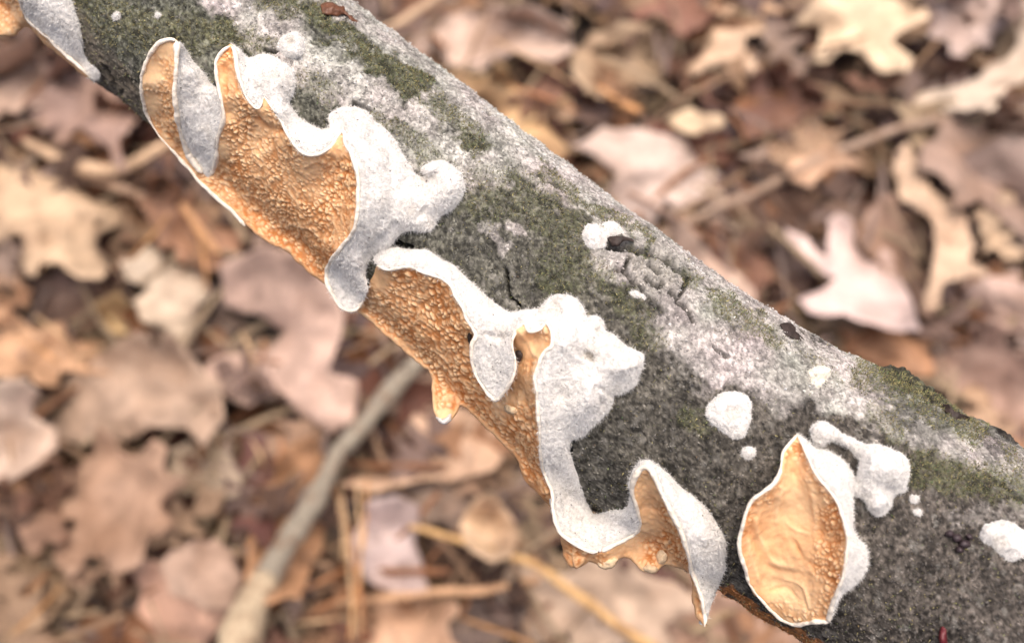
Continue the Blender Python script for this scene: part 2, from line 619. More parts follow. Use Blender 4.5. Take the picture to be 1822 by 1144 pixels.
mc = mossc * (1 - .6 * ylw) + np.array([0.25, 0.225, 0.10]) * .6 * ylw
col = col * (1 - mg) + mc * (0.35 + 1.2 * g1[:, None] * g2[:, None] * 1.3) * mg
bg = brown[:, None] * 0.75
col = col * (1 - bg) + brownc * (0.5 + 0.9 * (fib[:, None] * .5 + .5) * 1.3) * bg
wg = woodm[:, None] * 0.9
col = col * (1 - wg) + np.array([0.40, 0.16, 0.05]) * (0.55 + 0.6 * (fib[:, None] * .5 + .5) * 1.5) * wg
col = col * (1 - 0.8 * crk[:, None])
col = np.clip(col, 0.006, 0.8)
disp = 0.00016 * (g1 - 0.5) * (0.6 + 0.6 * mm) + 0.00012 * fib * (0.4 + brown * 2) - 0.0017 * crk + 0.00010 * (g2 - .5) + 0.0004 * mm * np.clip(spk, 0, 1)
disp = disp + 0.00045 * fbm(QP * 420, 95, 3) + 0.00016 * lm - 0.0003 * krad - 0.0011 * kcen + 0.00022 * km * np.sin(kr * .55)
rough = np.maximum(1 - sstep(.6, 1.1, np.hypot(Q[:, 0] - 1650, (Q[:, 1] - 700)) / 105), 1 - sstep(.5, 1.1, np.hypot(Q[:, 0] - 1775, Q[:, 1] - 785) / 50))
f1k, f2k, _c = worley(QP * 650, 97)
disp = disp + rough * (0.0008 * fbm(QP * 600, 96, 4) + 0.0006 * (.5 - f1k))
col = col * (1 - .5 * (rough * sstep(.0, .6, f1k))[:, None])
colf = np.zeros((len(smooth_P), 3)); colf[:] = (0.09, 0.085, 0.075)
colf *= (0.6 + 0.8 * (fbm(smooth_P * 300, 101, 3)[:, None] * .5 + .5))
colf[vi] = col
rad2 = rad.copy(); rad2[vi] += disp
BP = SF + DF * rad2[:, None]
branch = thing('branch', 'thick grey lichen-crusted dead branch slanting across the whole photo', 'branch')
fc = ring_faces(NR, NTH)
# end caps
capA = len(BP); capB = capA + 1
BPc = np.concatenate([BP, S[:1, :3], S[-1:, :3]]); colc = np.concatenate([colf, [[.2, .12, .06]], [[.2, .12, .06]]])
fl = fc.tolist()
for j in range(NTH):
    fl.append([capA, (j + 1) % NTH, j])
    fl.append([capB, (NR - 1) * NTH + j, (NR - 1) * NTH + (j + 1) % NTH])
mesh_obj('bark', BPc, fl, M_BARK, branch, attrs={'col': colc})

# ------------------------------------------------------------------ depth of the bark seen at each pixel
GS = 8
gxs = np.arange(-80, 1920, GS); gys = np.arange(-80, 1240, GS)
BASE = np.zeros((len(gys), len(gxs)))
axpx = catmull([(a[0], a[1], a[2], a[3]) for a in [(-170, -385, 176, .213)] + AX + [(2140, 1270, 258, .173)]], 20)
GX, GY = np.meshgrid(gxs, gys)
gq = np.stack([GX.ravel(), GY.ravel()], -1).astype(float)
kk = np.argmin(((gq[:, None] - axpx[None, :, :2]) ** 2).sum(-1), 1)
axd = axpx[kk, 3]
Rr = axpx[kk, 2] * axd / F
rays = at(gq[:, 0], gq[:, 1], 1.0) - CAM
vdir = rays / np.linalg.norm(rays, axis=1, keepdims=True)
zax = np.array([0, sp_, -cp])
bd = np.zeros(len(gq))
for i in range(len(gq)):
    h = bvh.ray_cast(Vector(CAM), Vector(vdir[i]))
    lim = axd[i] - Rr[i] * 0.30
    if h[0] is not None:
        bd[i] = min((np.array(h[0]) - CAM) @ zax, lim)
    else:
        bd[i] = lim
BASE = bd.reshape(len(gys), len(gxs))
for _ in range(2):
    Pd = np.pad(BASE, 1, mode='edge')
    BASE = (Pd[1:-1, 1:-1] * 4 + Pd[:-2, 1:-1] + Pd[2:, 1:-1] + Pd[1:-1, :-2] + Pd[1:-1, 2:]) / 8


def base_depth(Qp):
    u = np.clip((Qp[:, 0] - gxs[0]) / GS, 0, len(gxs) - 1.001); v = np.clip((Qp[:, 1] - gys[0]) / GS, 0, len(gys) - 1.001)
    i = u.astype(int); j = v.astype(int); a = u - i; b = v - j
    return BASE[j, i] * (1 - a) * (1 - b) + BASE[j, i + 1] * a * (1 - b) + BASE[j + 1, i] * (1 - a) * b + BASE[j + 1, i + 1] * a * b


def surf(Qp, h_mm):
    Qp = np.asarray(Qp, float)
    return at(Qp[:, 0], Qp[:, 1], base_depth(Qp) - np.asarray(h_mm) * 0.001)


# ------------------------------------------------------------------ fungus builders
def sheet(name, outline, ctrl, mat, parent, sp=2.3, rnd=(7, 0.5), thick=1.0, teeth=None, felt=None, step=3.0, jag=1.0, fuzz=None, label=None, tints=(), folds=()):
    """a solid skin: outline points carry (x, y, height in mm over the bark)"""
    O = np.array([(o[0], o[1], o[2] if len(o) > 2 else 0.5) for o in outline], float)
    dense = catmull(O, step, closed=True)
    nz = fbm(np.concatenate([dense[:, :2] * 0.09, np.zeros((len(dense), 1))], 1), 7, 3)
    nz2 = fbm(np.concatenate([dense[:, :2] * 0.09, np.ones((len(dense), 1)) * 5], 1), 9, 3)
    poly = dense[:, :2] + np.stack([nz, nz2], -1) * 2.2 * jag
    V2, T = fill_poly(poly, sp)
    T = [t for t in T if len(t) == 3]
    T = np.array(T)
    # orient triangles towards the camera (pixel y is down)
    a, b, c = V2[T[:, 0]], V2[T[:, 1]], V2[T[:, 2]]
    cr = (b[:, 0] - a[:, 0]) * (c[:, 1] - a[:, 1]) - (b[:, 1] - a[:, 1]) * (c[:, 0] - a[:, 0])
    T = np.where((cr > 0)[:, None], T[:, ::-1], T)
    C = [tuple(x) for x in O] + [tuple(x) for x in ctrl]
    hh = tps(C, V2)
    dist = seg_dist(V2, poly)
    w, tt = rnd
    k = np.clip(dist / w, 0, 1)
    hh = hh - tt * (1 - np.sqrt(np.clip(1 - (1 - k) ** 2, 0, 1)))
    P = surf(V2, hh)
    N = vnormals(P, T)
    attrs = {}
    P3 = P * 1000.0   # millimetres
    if teeth is not None:
        amp, cell = teeth['amp'], teeth['cell']
        wv = np.stack([fbm(P3 * .35, 201, 2), fbm(P3 * .35, 202, 2), fbm(P3 * .35, 203, 2)], -1)
        qd = P3 + wv * 0.8 + .22 * np.stack([fbm(P3 * 1.4, 205, 2), fbm(P3 * 1.4, 206, 2), fbm(P3 * 1.4, 207, 2)], -1)
        dirn = np.array(teeth.get('dir', (1, 0, 0)), float); dirn /= np.linalg.norm(dirn)
        al = (qd @ dirn)[:, None] * dirn
        qd = qd - al * teeth.get('stretch', 0.0)
        f1, f2, cid = worley(qd / cell, 210)
        dome = np.clip(1 - (f1 / 0.8) ** 2, 0, 1)
        bumpv = dome * sstep(0.0, 0.34, f2 - f1) * (0.45 + 0.55 * cid)
        g1_, g2_, gid = worley(qd / (cell * 1.55) + 9, 214)
        big = (1 - (g1_ / .8) ** 2).clip(0, 1) * sstep(0, .3, g2_ - g1_) * (.5 + .5 * gid)
        wmix = sstep(-.1, .25, fbm(P3 * .28, 235, 2))
        maze = 1 - (np.abs(fbm(P3 * .75, 236, 2)) * 4).clip(0, 1)
        bumpv = bumpv * (1 - wmix * .55) + wmix * .6 * (big * .5 + maze * .5)
        bumpv = np.clip(bumpv * 1.2 + 0.28 * fbm(P3 * 1.3, 233, 3), 0, 1)
        mask = np.ones(len(P))
        if 'smooth' in teeth:      # bald places
            for (x, y, r, s) in teeth['smooth']:
                mask *= 1 - s * (1 - sstep(0.6, 1.2, np.hypot(V2[:, 0] - x, V2[:, 1] - y) / r + 0.18 * wv[:, 0]))
        mask *= sstep(1.0, 7.0, dist)
        mask *= 0.9 + 0.4 * (fbm(P3 * .22, 220, 2))
        mask = np.clip(mask, 0, 1.2)
        wr = fbm(P3 * .45, 230, 4)
        ridge = 1 - np.abs(fbm(P3 * .3, 240, 3)) * 2.5
        P = P + N * ((1.35 * amp * (bumpv - .4) * mask + 0.35 * wr * teeth.get('wrinkle', 0.5) + 0.25 * np.clip(ridge, 0, 1) * (1 - np.clip(mask, 0, 1)) * teeth.get('wrinkle', .5)) * 0.001)[:, None]
        tone = 0.25 + 0.35 * fbm(P3 * .12, 250, 3) + 0.15 * fbm(P3 * .6, 251, 3)
        tone += 0.55 * (1 - np.clip(mask, 0, 1)) - 0.15
        for (x, y, r, s) in teeth.get('tone', []):
            tone += s * np.exp(-((V2[:, 0] - x) ** 2 + (V2[:, 1] - y) ** 2) / (r * r))
        for (pts_, w_, h_) in teeth.get('folds', []):
            pl = catmull(np.array(pts_, float), 3)
            dd_ = seg_dist(V2 + wv[:, :2] * 2.0, pl, closed=False)
            g_ = np.exp(-(dd_ / (w_ * 1.2)) ** 2) * (.7 + .6 * fbm(P3 * .5, 260, 2))
            P = P + N * (.75 * h_ * g_ * 0.001)[:, None]
            tone += 0.4 * g_ * np.sign(h_)
        attrs['tone'] = np.clip(tone, 0, 1)
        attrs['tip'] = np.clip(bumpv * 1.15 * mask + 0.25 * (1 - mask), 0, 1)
    else:
        f = felt if felt is not None else 0.25
        edge = sstep(0, 12, dist)
        crum = (1 - np.abs(fbm(P3 * .28, 305, 3)) * 3).clip(-1, 1)
        d = f * (0.9 * fbm(P3 * .3, 301, 4) + 0.4 * crum + 0.5 * fbm(P3 * 1.5, 302, 3)) * (0.25 + 0.75 * edge) + 0.13 * fbm(P3 * 3.0, 303, 2)
        for (pts_, w_, h_) in folds:
            pl = catmull(np.array(pts_, float), 3)
            jx = np.stack([fbm(P3 * .5, 330, 2), fbm(P3 * .5, 331, 2)], -1) * 3
            g_ = np.exp(-(seg_dist(V2 + jx, pl, closed=False) / w_) ** 2)
            d = d + h_ * g_ * (.75 + .5 * fbm(P3 * .6, 332, 2))
        P = P + N * (d * 0.001)[:, None]
        attrs['tint'] = np.clip(0.02 + 0.75 * fbm(P3 * .3, 310, 4) + .35 * fbm(P3 * 1.6, 311, 2), 0, 0.6)
        for (x, y, r, s_) in tints:
            attrs['tint'] = np.clip(attrs['tint'] + s_ * (0.7 + .8 * fbm(P3 * .9, 320, 3)) * np.exp(-((V2[:, 0] - x) ** 2 + (V2[:, 1] - y) ** 2) / (r * r)), 0, 1)
        attrs['tip'] = np.zeros(len(P)); attrs['tone'] = np.zeros(len(P))
    n = len(P)
    th = np.asarray(thick)
    q = V2
    # back skin: pulled in a little and set back along the view of the growth
    Bk = P - N * (th * 0.0006) + (surf(q, hh - th) - surf(q, hh)) * 0.75
    be = [(i, (i + 1) % len(poly)) for i in range(len(poly))]
    # boundary edges straight from the triangles
    E = {}
    for t in T.tolist():
        for i in range(3):
            a_, b_ = t[i], t[(i + 1) % 3]
            E[(a_, b_)] = 1
    bnd = [(a_, b_) for (a_, b_) in E if (b_, a_) not in E]
    faces = T.tolist() + (T[:, ::-1] + n).tolist() + [[b_, a_, a_ + n, b_ + n] for a_, b_ in bnd]
    allV = np.concatenate([P, Bk])
    at2 = {k_: np.concatenate([v, v]) for k_, v in attrs.items()}
    o = mesh_obj(name, allV, faces, mat, parent, attrs=at2)
    if fuzz:
        FUZZ.setdefault(fuzz[0], []).append((P, N, dist, V2, fuzz[1], T))
    return o


FUZZ = {}


def hairs(parent, key, length=0.0008):
    Vs, Fs = [], []
    base = 0
    for (P, N, dist, V2, cnt, T) in FUZZ.get(key, []):
        # area-uniform, with more along the outline
        tri = RNG.integers(0, len(T), cnt)
        w = RNG.dirichlet((1, 1, 1), cnt)
        t = T[tri]
        pos = (P[t] * w[..., None]).sum(1); nn = (N[t] * w[..., None]).sum(1)
        dd = (dist[t] * w).sum(1)
        keep = RNG.random(cnt) < np.where(dd < 10, 1.0, 0.45)
        pos, nn = pos[keep], nn[keep]
        m = len(pos)
        r = RNG.normal(0, 1, (m, 3))
        d = nn * 0.55 + r * 0.6
        d /= np.linalg.norm(d, axis=1, keepdims=True)
        L = length * RNG.uniform(0.4, 1.2, m)[:, None]
        side = np.cross(d, CAM - pos); side /= np.linalg.norm(side, axis=1, keepdims=True)
        side = side * 0.7 + RNG.normal(0, .4, (m, 3))
        wd = 0.000024
        root = pos - nn * 0.0001
        bend = np.array([0, 0, -1]) * L * 0.2 + RNG.normal(0, .12, (m, 3)) * L
        mid = root + d * L * .55
        tipp = root + d * L + bend
        vv = np.stack([root - side * wd, root + side * wd, mid + side * wd * .8, mid - side * wd * .8, tipp], 1).reshape(-1, 3)
        b = (np.arange(m) * 5 + base)[:, None]
        Fs += (b + np.array([[0, 1, 2, 3]])).tolist() + (b + np.array([[3, 2, 4]])).tolist()
        Vs.append(vv); base += 5 * m
    if Vs:
        o = mesh_obj('felt_hairs', np.concatenate(Vs), Fs, M_FIBRE, parent)
        tag(o, kind='stuff')


def grit(parent, key, n):
    """specks of dirt caught in the felt"""
    P = np.concatenate([f[0][f[2] > 4] for f in FUZZ[key]]); N = np.concatenate([f[1][f[2] > 4] for f in FUZZ[key]])
    i = RNG.integers(0, len(P), n)
    p, nn = P[i], N[i]
    t1 = np.cross(nn, RNG.normal(0, 1, (n, 3))); t1 /= np.linalg.norm(t1, axis=1, keepdims=True)
    t2 = np.cross(nn, t1)
    a = RNG.uniform(.00008, .00022, (n, 1)); b = a * RNG.uniform(.3, .8, (n, 1)); hz = nn * .00022
    V = np.stack([p + t1 * a + hz, p + t2 * b + hz, p - t1 * a + hz, p - t2 * b + hz, p + hz + nn * a * .6], 1).reshape(-1, 3)
    k = (np.arange(n) * 5)[:, None]
    Fs = np.concatenate([k + [[0, 1, 4]], k + [[1, 2, 4]], k + [[2, 3, 4]], k + [[3, 0, 4]]]).tolist()
    tag(mesh_obj('dirt_specks', V, Fs, M_FLAKE_AND_SHADE, parent, smooth=False), kind='stuff')


def margin(name, pts, r_mm, mat, parent, lift=0.0, taper=True, tint=0.15):
    C = catmull(np.array(pts, float), 2.5)
    P = surf(C[:, :2], C[:, 2] + lift)
    n = len(P)
    T = np.gradient(P, axis=0); T /= np.linalg.norm(T, axis=1, keepdims=True)
    a = (CAM - P); a -= (a * T).sum(1, keepdims=True) * T; a /= np.linalg.norm(a, axis=1, keepdims=True)
    b = np.cross(T, a)
    ns = 12
    th = np.linspace(0, 2 * math.pi, ns, endpoint=False)
    k = np.arange(n)
    rr = np.full(n, r_mm * 0.001)
    if taper:
        rr *= np.clip(np.minimum(k, n - 1 - k) / 4.0 + 0.3, 0.3, 1)
    rr *= np.clip(0.72 * (1 + 0.5 * fbm(P * 700, 401, 3) + 0.9 * fbm(P * 180, 402, 2)), .3, 1.5)
    P = P + np.stack([fbm(P * 320, 431, 3), fbm(P * 320, 432, 3), fbm(P * 320, 433, 3)], -1) * .00028
    V = P[:, None] + (a[:, None] * np.cos(th)[None, :, None] * 1.0 + b[:, None] * np.sin(th)[None, :, None]) * rr[:, None, None]
    V = V.reshape(-1, 3)
    V = V + (0.00022 * fbm(V * 1500, 411, 3))[:, None] * np.repeat(a, ns, axis=0)
    fcs = ring_faces(n, ns).tolist() + [list(range(ns))[::-1], [(n - 1) * ns + j for j in range(ns)]]
    z = np.zeros(len(V))
    tn = np.clip(tint + 0.15 + 0.7 * fbm(V * 500, 421, 2), 0, 1)
    return mesh_obj(name, V, fcs, mat, parent, attrs={'tint': tn, 'tip': z, 'tone': z + .9})


G_FUN = 'bracket fungi growing on the branch'
# ---- A: top-left bracket
A_rim = [(22, -30, 6), (36, 0, 6), (48, 34, 6), (84, 67, 5.5), (123, 103, 4.5), (151, 129, 4), (162, 142, 3)]
fA = thing('bracket_fungus', 'white felted bracket fungus cut off by the upper left corner of the photo', 'fungus', G_FUN)
sheet('pore_surface', [(-60, -30, 2)] + A_rim + [(150, 136, 3), (120, 112, 2.5), (97, 90, 2), (75, 73, 1.5), (50, 48, 1.5), (35, 56, 1), (18, 64, 1), (-60, 58, 1)],
      [(20, 20, 2.5), (-30, 20, 2)], M_PORE, fA, thick=1.2, teeth=dict(amp=.25, cell=.9, wrinkle=.8, tone=[(10, 50, 40, .5)]))
sheet('cap', A_rim + [(173, 145, 2.2), (179, 130, 1.5), (160, 112, 1), (149, 92, .7), (145, 61, .7), (138, 31, .7), (128, 0, .7), (120, -30, .7)],
      [(90, 20, 4.5), (120, 60, 3), (100, 60, 4.6), (140, 110, 2.2), (60, 10, 5.6)], M_FELT, fA, thick=1.2, felt=.35, fuzz=('A', 9000))
margin('margin', A_rim, .45, M_MARGIN, fA, tint=.3)
hairs(fA, 'A')

# ---- B: ear-shaped shell
B_left = [(352, 320, 2), (333, 294, 3), (302, 263, 4), (277, 232, 5), (260, 201, 5.5), (253, 168, 6), (253, 134, 6), (263, 103, 6), (282, 78, 6), (302, 70, 6), (316, 74, 6.4)]
B_fold = [(316, 74, 6.4), (316, 92, 7), (313, 126, 7.5), (311, 168, 7.5), (317, 213, 7), (325, 246, 6), (339, 280, 5), (361, 308, 3.6), (373, 315, 2.6)]
C_left = [(411, 81, 5), (397, 90, 5), (386, 106, 5), (384, 123, 5), (391, 162, 5), (396, 190, 4.7), (397, 215, 4.2), (388, 250, 3.5), (384, 288, 3), (377, 312, 2.6)]
B_left = [(x, y, h * .85) for x, y, h in B_left]
B_fold = [(x, y, h * .82) for x, y, h in B_fold]
fB = thing('bracket_fungus', 'ear-shaped fungus shell with orange inside and white rim, leftmost whole one on the branch', 'fungus', G_FUN)
sheet('pore_surface', B_left + B_fold[1:] + [(362, 318, 2.2)], [(285, 130, 3.6), (282, 170, 3.2), (290, 210, 2.8), (320, 270, 2.4), (298, 100, 4.2), (268, 150, 4.6), (300, 160, 5)],
      M_PORE, fB, teeth=dict(amp=.32, cell=.72, wrinkle=.25, smooth=[(266, 130, 26, .9), (266, 185, 22, .85), (290, 88, 20, .9), (300, 260, 14, .7)], tone=[(268, 140, 24, .7), (268, 190, 20, .6), (290, 85, 22, .6), (310, 270, 18, .3)]))
sheet('cap', B_fold + [(384, 290, 2.6), (385, 266, 2.8), (388, 240, 3.4), (396, 212, 4), (395, 188, 4), (386, 160, 2), (380, 152, .8), (375, 148, .4), (364, 131, .3), (347, 112, .3), (333, 92, 1), (324, 79, 4)],
      [(335, 125, 4), (340, 150, 3.8), (345, 200, 2.8), (352, 240, 2.6), (365, 170, 2), (378, 205, 2), (364, 285, 2.6)], M_FELT, fB, thick=1.2, felt=.3, folds=[([(324, 90), (322, 130), (320, 170), (326, 210), (337, 245), (352, 280)], 3, -.5), ([(345, 130), (356, 180), (358, 230)], 6, .5)], fuzz=('B', 11000))
margin('margin', B_left[1:], .42, M_MARGIN, fB, tint=.12)
margin('margin', B_fold[:-1], .55, M_MARGIN, fB, lift=.1, tint=.12)
hairs(fB, 'B')
grit(fB, 'B', 8)

# ---- C: large upper bracket
C_right = [(411, 81, 5), (419, 98, 5.5), (424, 134, 6), (434, 167, 6), (442, 181, 6), (456, 193, 6), (464, 190, 5.5), (470, 174, 5), (484, 193, 6), (501, 218, 6.5), (515, 246, 7),
           (529, 265, 7), (546, 275, 7), (568, 274, 7), (588, 263, 6.5), (599, 246, 6), (610, 235, 6), (616, 258, 7), (627, 279, 7.5), (634, 302, 8), (638, 330, 8), (637, 370, 8),
           (633, 400, 8), (623, 420, 7.5), (601, 448, 7), (586, 470, 6.5), (580, 493, 6), (584, 512, 6)]
fC = thing('bracket_fungus', 'largest fungus, orange pored sheet under a wavy white cap with a round knob', 'fungus', G_FUN)
sheet('pore_surface', C_left + [(352, 320, 2), (367, 335, 1.7), (392, 357, 1.5), (414, 374, 1.5), (450, 410, 1.5), (478, 431, 1.5), (512, 450, 1.5), (542, 478, 1.5), (573, 502, 1.6), (590, 514, 2.0), (600, 500, 3), (598, 475, 4.4)]
      + [q for q in C_right[::-1] if q[1] < 452 and q != C_right[0]],
      [(405, 130, 4.2), (410, 200, 3), (440, 230, 2.5), (480, 230, 3.2), (540, 320, 3), (590, 300, 3.8), (600, 350, 3.6), (580, 420, 2.8), (550, 450, 2), (480, 380, 1.6), (430, 320, 1.7), (400, 290, 1.9),
       (520, 400, 1.7), (560, 380, 2.4), (500, 300, 2.2), (460, 290, 1.8)],
      M_PORE, fC, sp=1.7, thick=1.2,
      teeth=dict(amp=.36, cell=.68, wrinkle=.55, folds=[([(456, 240), (452, 262), (459, 290)], 5, .4), ([(440, 205), (462, 218), (479, 229), (501, 232)], 4, -.5), ([(543, 296), (560, 288), (579, 288)], 2.5, .5), ([(478, 403), (520, 402), (555, 408), (595, 442)], 4, .35), ([(600, 300), (620, 306)], 2.5, -.4), ([(604, 330), (634, 335)], 2.5, -.3), ([(452, 197), (462, 215)], 3, -.6), ([(400, 120), (402, 160), (398, 210)], 4, -.4), ([(570, 350), (610, 370)], 4, .3)], stretch=.4, dir=(.5, -.6, 0),
                 smooth=[(402, 130, 26, .6), (400, 200, 24, .6), (392, 270, 18, .9), (470, 225, 24, .6), (545, 300, 26, .55), (600, 262, 24, .7), (560, 345, 18, .4), (460, 190, 20, .7), (500, 250, 14, .5)],
                 tone=[(400, 205, 20, .35), (395, 280, 22, .4), (470, 240, 30, .2), (560, 320, 40, .1), (560, 470, 40, -.35), (500, 440, 40, -.3), (450, 400, 40, -.15), (400, 340, 20, .3), (455, 250, 10, .3), (400, 110, 20, -.2), (600, 270, 25, -.1)]))
C_out = [(425, 86, 3), (442, 103, 2), (462, 98, 1.5), (484, 100, 1), (507, 112, .6), (521, 123, .5), (526, 142, .5), (523, 167, .5), (516, 183, .5), (525, 201, .5), (540, 215, .5), (560, 226, .5), (573, 229, .5),
         (577, 218, .5), (588, 201, .7), (602, 193, 1), (624, 190, 1), (646, 195, 1), (660, 204, .8), (668, 217, .6), (686, 229, .5), (702, 246, .5), (711, 263, .5), (722, 282, .5), (733, 298, .5), (741, 303, .6),
         (753, 296, 1), (769, 288, 1.3), (786, 286, 1.3), (804, 293, 1.3), (820, 307, 1), (827, 327, 1), (825, 346, 1), (811, 366, 1), (802, 375, .6), (783, 386, .5), (772, 406, .5), (760, 414, .5), (746, 410, .5),
         (718, 414, .5), (702, 428, .5), (690, 442, .6), (676, 446, 1), (664, 455, 1.4), (655, 468, 2), (650, 484, 3), (652, 501, 4), (654, 518, 4.6), (646, 536, 5), (632, 551, 5), (612, 552, 5.4), (598, 536, 5.8)]
sheet('cap', C_right[::-1][:-1] + [(411, 80, 5)] + C_out,
      [(450, 140, 5), (480, 130, 4.2), (505, 150, 3), (495, 180, 4.5), (505, 200, 6), (560, 252, 5.6), (530, 240, 6), (580, 240, 4.6), (620, 215, 2.6), (640, 222, 4.0), (602, 212, 1.4), (598, 225, 3.2), (640, 250, 7), (660, 270, 6.6),
       (680, 320, 6), (660, 360, 7), (700, 360, 4.4), (700, 290, 4), (735, 340, 2.6), (748, 316, 1.0), (765, 303, 3.0), (775, 322, 1.9), (798, 330, 5.2), (790, 367, 3), (750, 380, 1.6), (738, 395, 2.8), (700, 400, 3),
       (660, 420, 4), (640, 440, 4.8), (655, 448, 3.0), (645, 462, 4.0), (620, 470, 6.0), (612, 510, 4.9), (630, 525, 4.6), (638, 490, 4.6)],
      M_FELT, fC, sp=2.1, thick=1.2, felt=.42, folds=[([(577, 225), (592, 212), (604, 216), (612, 228)], 6, -1.5), ([(742, 306), (755, 318), (768, 312), (786, 302)], 5, -1.1), ([(690, 300), (700, 340), (690, 390)], 8, -.5), ([(628, 262), (646, 300), (652, 340), (650, 380), (640, 410)], 3, -.45), ([(702, 400), (672, 430), (650, 455)], 6, -.9), ([(660, 240), (690, 262), (700, 290)], 5, -.6), ([(450, 110), (462, 130), (458, 160)], 5, -.7), ([(520, 235), (535, 255), (560, 262)], 3, -.3), ([(596, 500), (604, 470), (625, 440)], 3, -.5), ([(760, 370), (740, 392)], 5, -.8)], tints=[(622, 212, 20, .5), (655, 222, 14, .4), (765, 402, 14, .9), (748, 316, 12, .8), (775, 322, 12, .5), (730, 375, 14, .5), (660, 450, 12, .5), (495, 130, 16, .3), (630, 520, 20, .3)], fuzz=('C', 52000))
margin('margin', C_right[:-1] + [(584, 512, 6), (598, 536, 5.8), (612, 551, 5.4), (632, 551, 5), (646, 536, 5)], .42, M_MARGIN, fC, tint=.15)
margin('margin', C_left, .42, M_MARGIN, fC, tint=.05)
margin('margin', [(300, 262, 3.2), (333, 297, 2.6), (352, 321, 2), (367, 336, 1.7), (392, 359, 1.4), (414, 377, 1.2), (436, 401, 1)], .34, M_MARGIN, fC, tint=.1)
hairs(fC, 'C')
grit(fC, 'C', 34)

# ---- D + E: long middle bracket with its hanging lower shell
D_a = [(671, 472, 4), (693, 480, 4.5), (727, 474, 5), (758, 487, 5.5), (786, 498, 6), (800, 509, 6), (811, 529, 6), (822, 546, 6), (830, 565, 6), (841, 582, 6)]
D_tongue = [(847, 598, 6.2), (841, 614, 6.5), (839, 637, 6.5), (846, 667, 6.5), (862, 692, 6.5), (873, 706, 6.5), (884, 712, 6.5), (907, 687, 6.5), (916, 665, 6.4), (918, 642, 6.2), (911, 614, 6)]
D_b = [(915, 595, 5.5), (932, 576, 5), (943, 588, 5.5), (962, 586, 5.5), (971, 575, 5.5), (978, 583, 6), (983, 600, 6.5), (981, 617, 7), (968, 628, 7), (958, 648, 7.5), (951, 670, 8), (955, 704, 8),
       (957, 746, 8), (960, 784, 8), (964, 829, 7.5), (974, 856, 7.5), (983, 877, 7), (986, 915, 7), (1001, 950, 6.5), (1036, 974, 6), (1063, 981, 6)]
E_l = [(1070, 981, 6), (1098, 967, 5.5), (1130, 950, 5), (1139, 930, 5), (1131, 898, 5), (1125, 872, 5.5), (1128, 850, 6), (1138, 835, 6), (1150, 829, 6)]
E_r = [(1150, 829, 6), (1163, 840, 6.5), (1174, 870, 7), (1191, 903, 7.5), (1208, 940, 8), (1222, 975, 8), (1230, 1012, 8), (1240, 1040, 7.5), (1250, 1070, 7), (1254, 1095, 6), (1254, 1114, 6)]
fD = thing('bracket_fungus', 'long central fungus with white tongue, fluffy cap and a pointed shell at its lower end', 'fungus', G_FUN)
sheet('pore_surface', [(657, 505, 1.6), (666, 482, 2.6)] + D_a + [(862, 604, 2.6), (890, 606, 2.4), (908, 602, 3.4)] + D_b + [(1052, 994, 3.2), (1045, 998, 2.5), (1039, 1006, 2.5), (1026, 1011, 2.5), (1008, 1002, 2.5),
      (1000, 970, 2), (995, 932, 1.7), (981, 903, 1.5), (950, 872, 1.5), (931, 847, 1.5), (919, 816, 1.5), (886, 780, 1.5), (867, 762, 1.5), (842, 738, 1.5), (822, 721, 1.6), (812, 735, 2.2), (803, 747, 2.5), (792, 754, 3), (778, 744, 3), (771, 723, 2.5), (768, 692, 1.7), (766, 664, 1.5),
      (727, 632, 1.5), (693, 602, 1.5), (660, 571, 1.5), (634, 551, 1.5), (646, 530, 1.5)],
      [(700, 500, 2.8), (680, 530, 1.8), (760, 530, 2.5), (790, 560, 2.8), (800, 620, 1.9), (740, 590, 1.6), (820, 680, 1.6), (850, 650, 2), (880, 650, 2), (930, 640, 2.2), (950, 600, 3.4), (930, 700, 2.3), (900, 740, 1.7), (940, 760, 4), (940, 820, 4),
       (950, 850, 4), (925, 800, 2.2), (965, 880, 4.4), (1010, 965, 4.4), (1020, 985, 3.6)],
      M_PORE, fD, sp=1.7, thick=1.2,
      teeth=dict(amp=.36, cell=.88, wrinkle=.55, folds=[([(923, 589), (943, 614), (960, 642)], 3, .5), ([(930, 700), (920, 735), (935, 760)], 5, .4), ([(890, 740), (870, 725)], 4, .4), ([(860, 690), (880, 720), (910, 712)], 5, .3), ([(940, 870), (965, 890)], 4, -.4)], stretch=.32, dir=(.5, -.6, 0),
                 smooth=[(675, 500, 22, .9), (940, 610, 34, .9), (905, 650, 30, .8), (930, 690, 26, .6), (900, 720, 24, .6), (790, 740, 18, .9), (1000, 960, 22, .7), (950, 870, 20, .6), (838, 620, 16, .7)],
                 tone=[(680, 500, 22, .1), (945, 600, 30, .1), (900, 715, 24, .1), (720, 610, 40, -.15), (850, 720, 50, -.3), (930, 820, 50, -.4), (960, 880, 40, -.3), (1010, 980, 30, -.35), (790, 738, 18, .5), (910, 650, 20, -.3), (760, 560, 50, -.1)]))
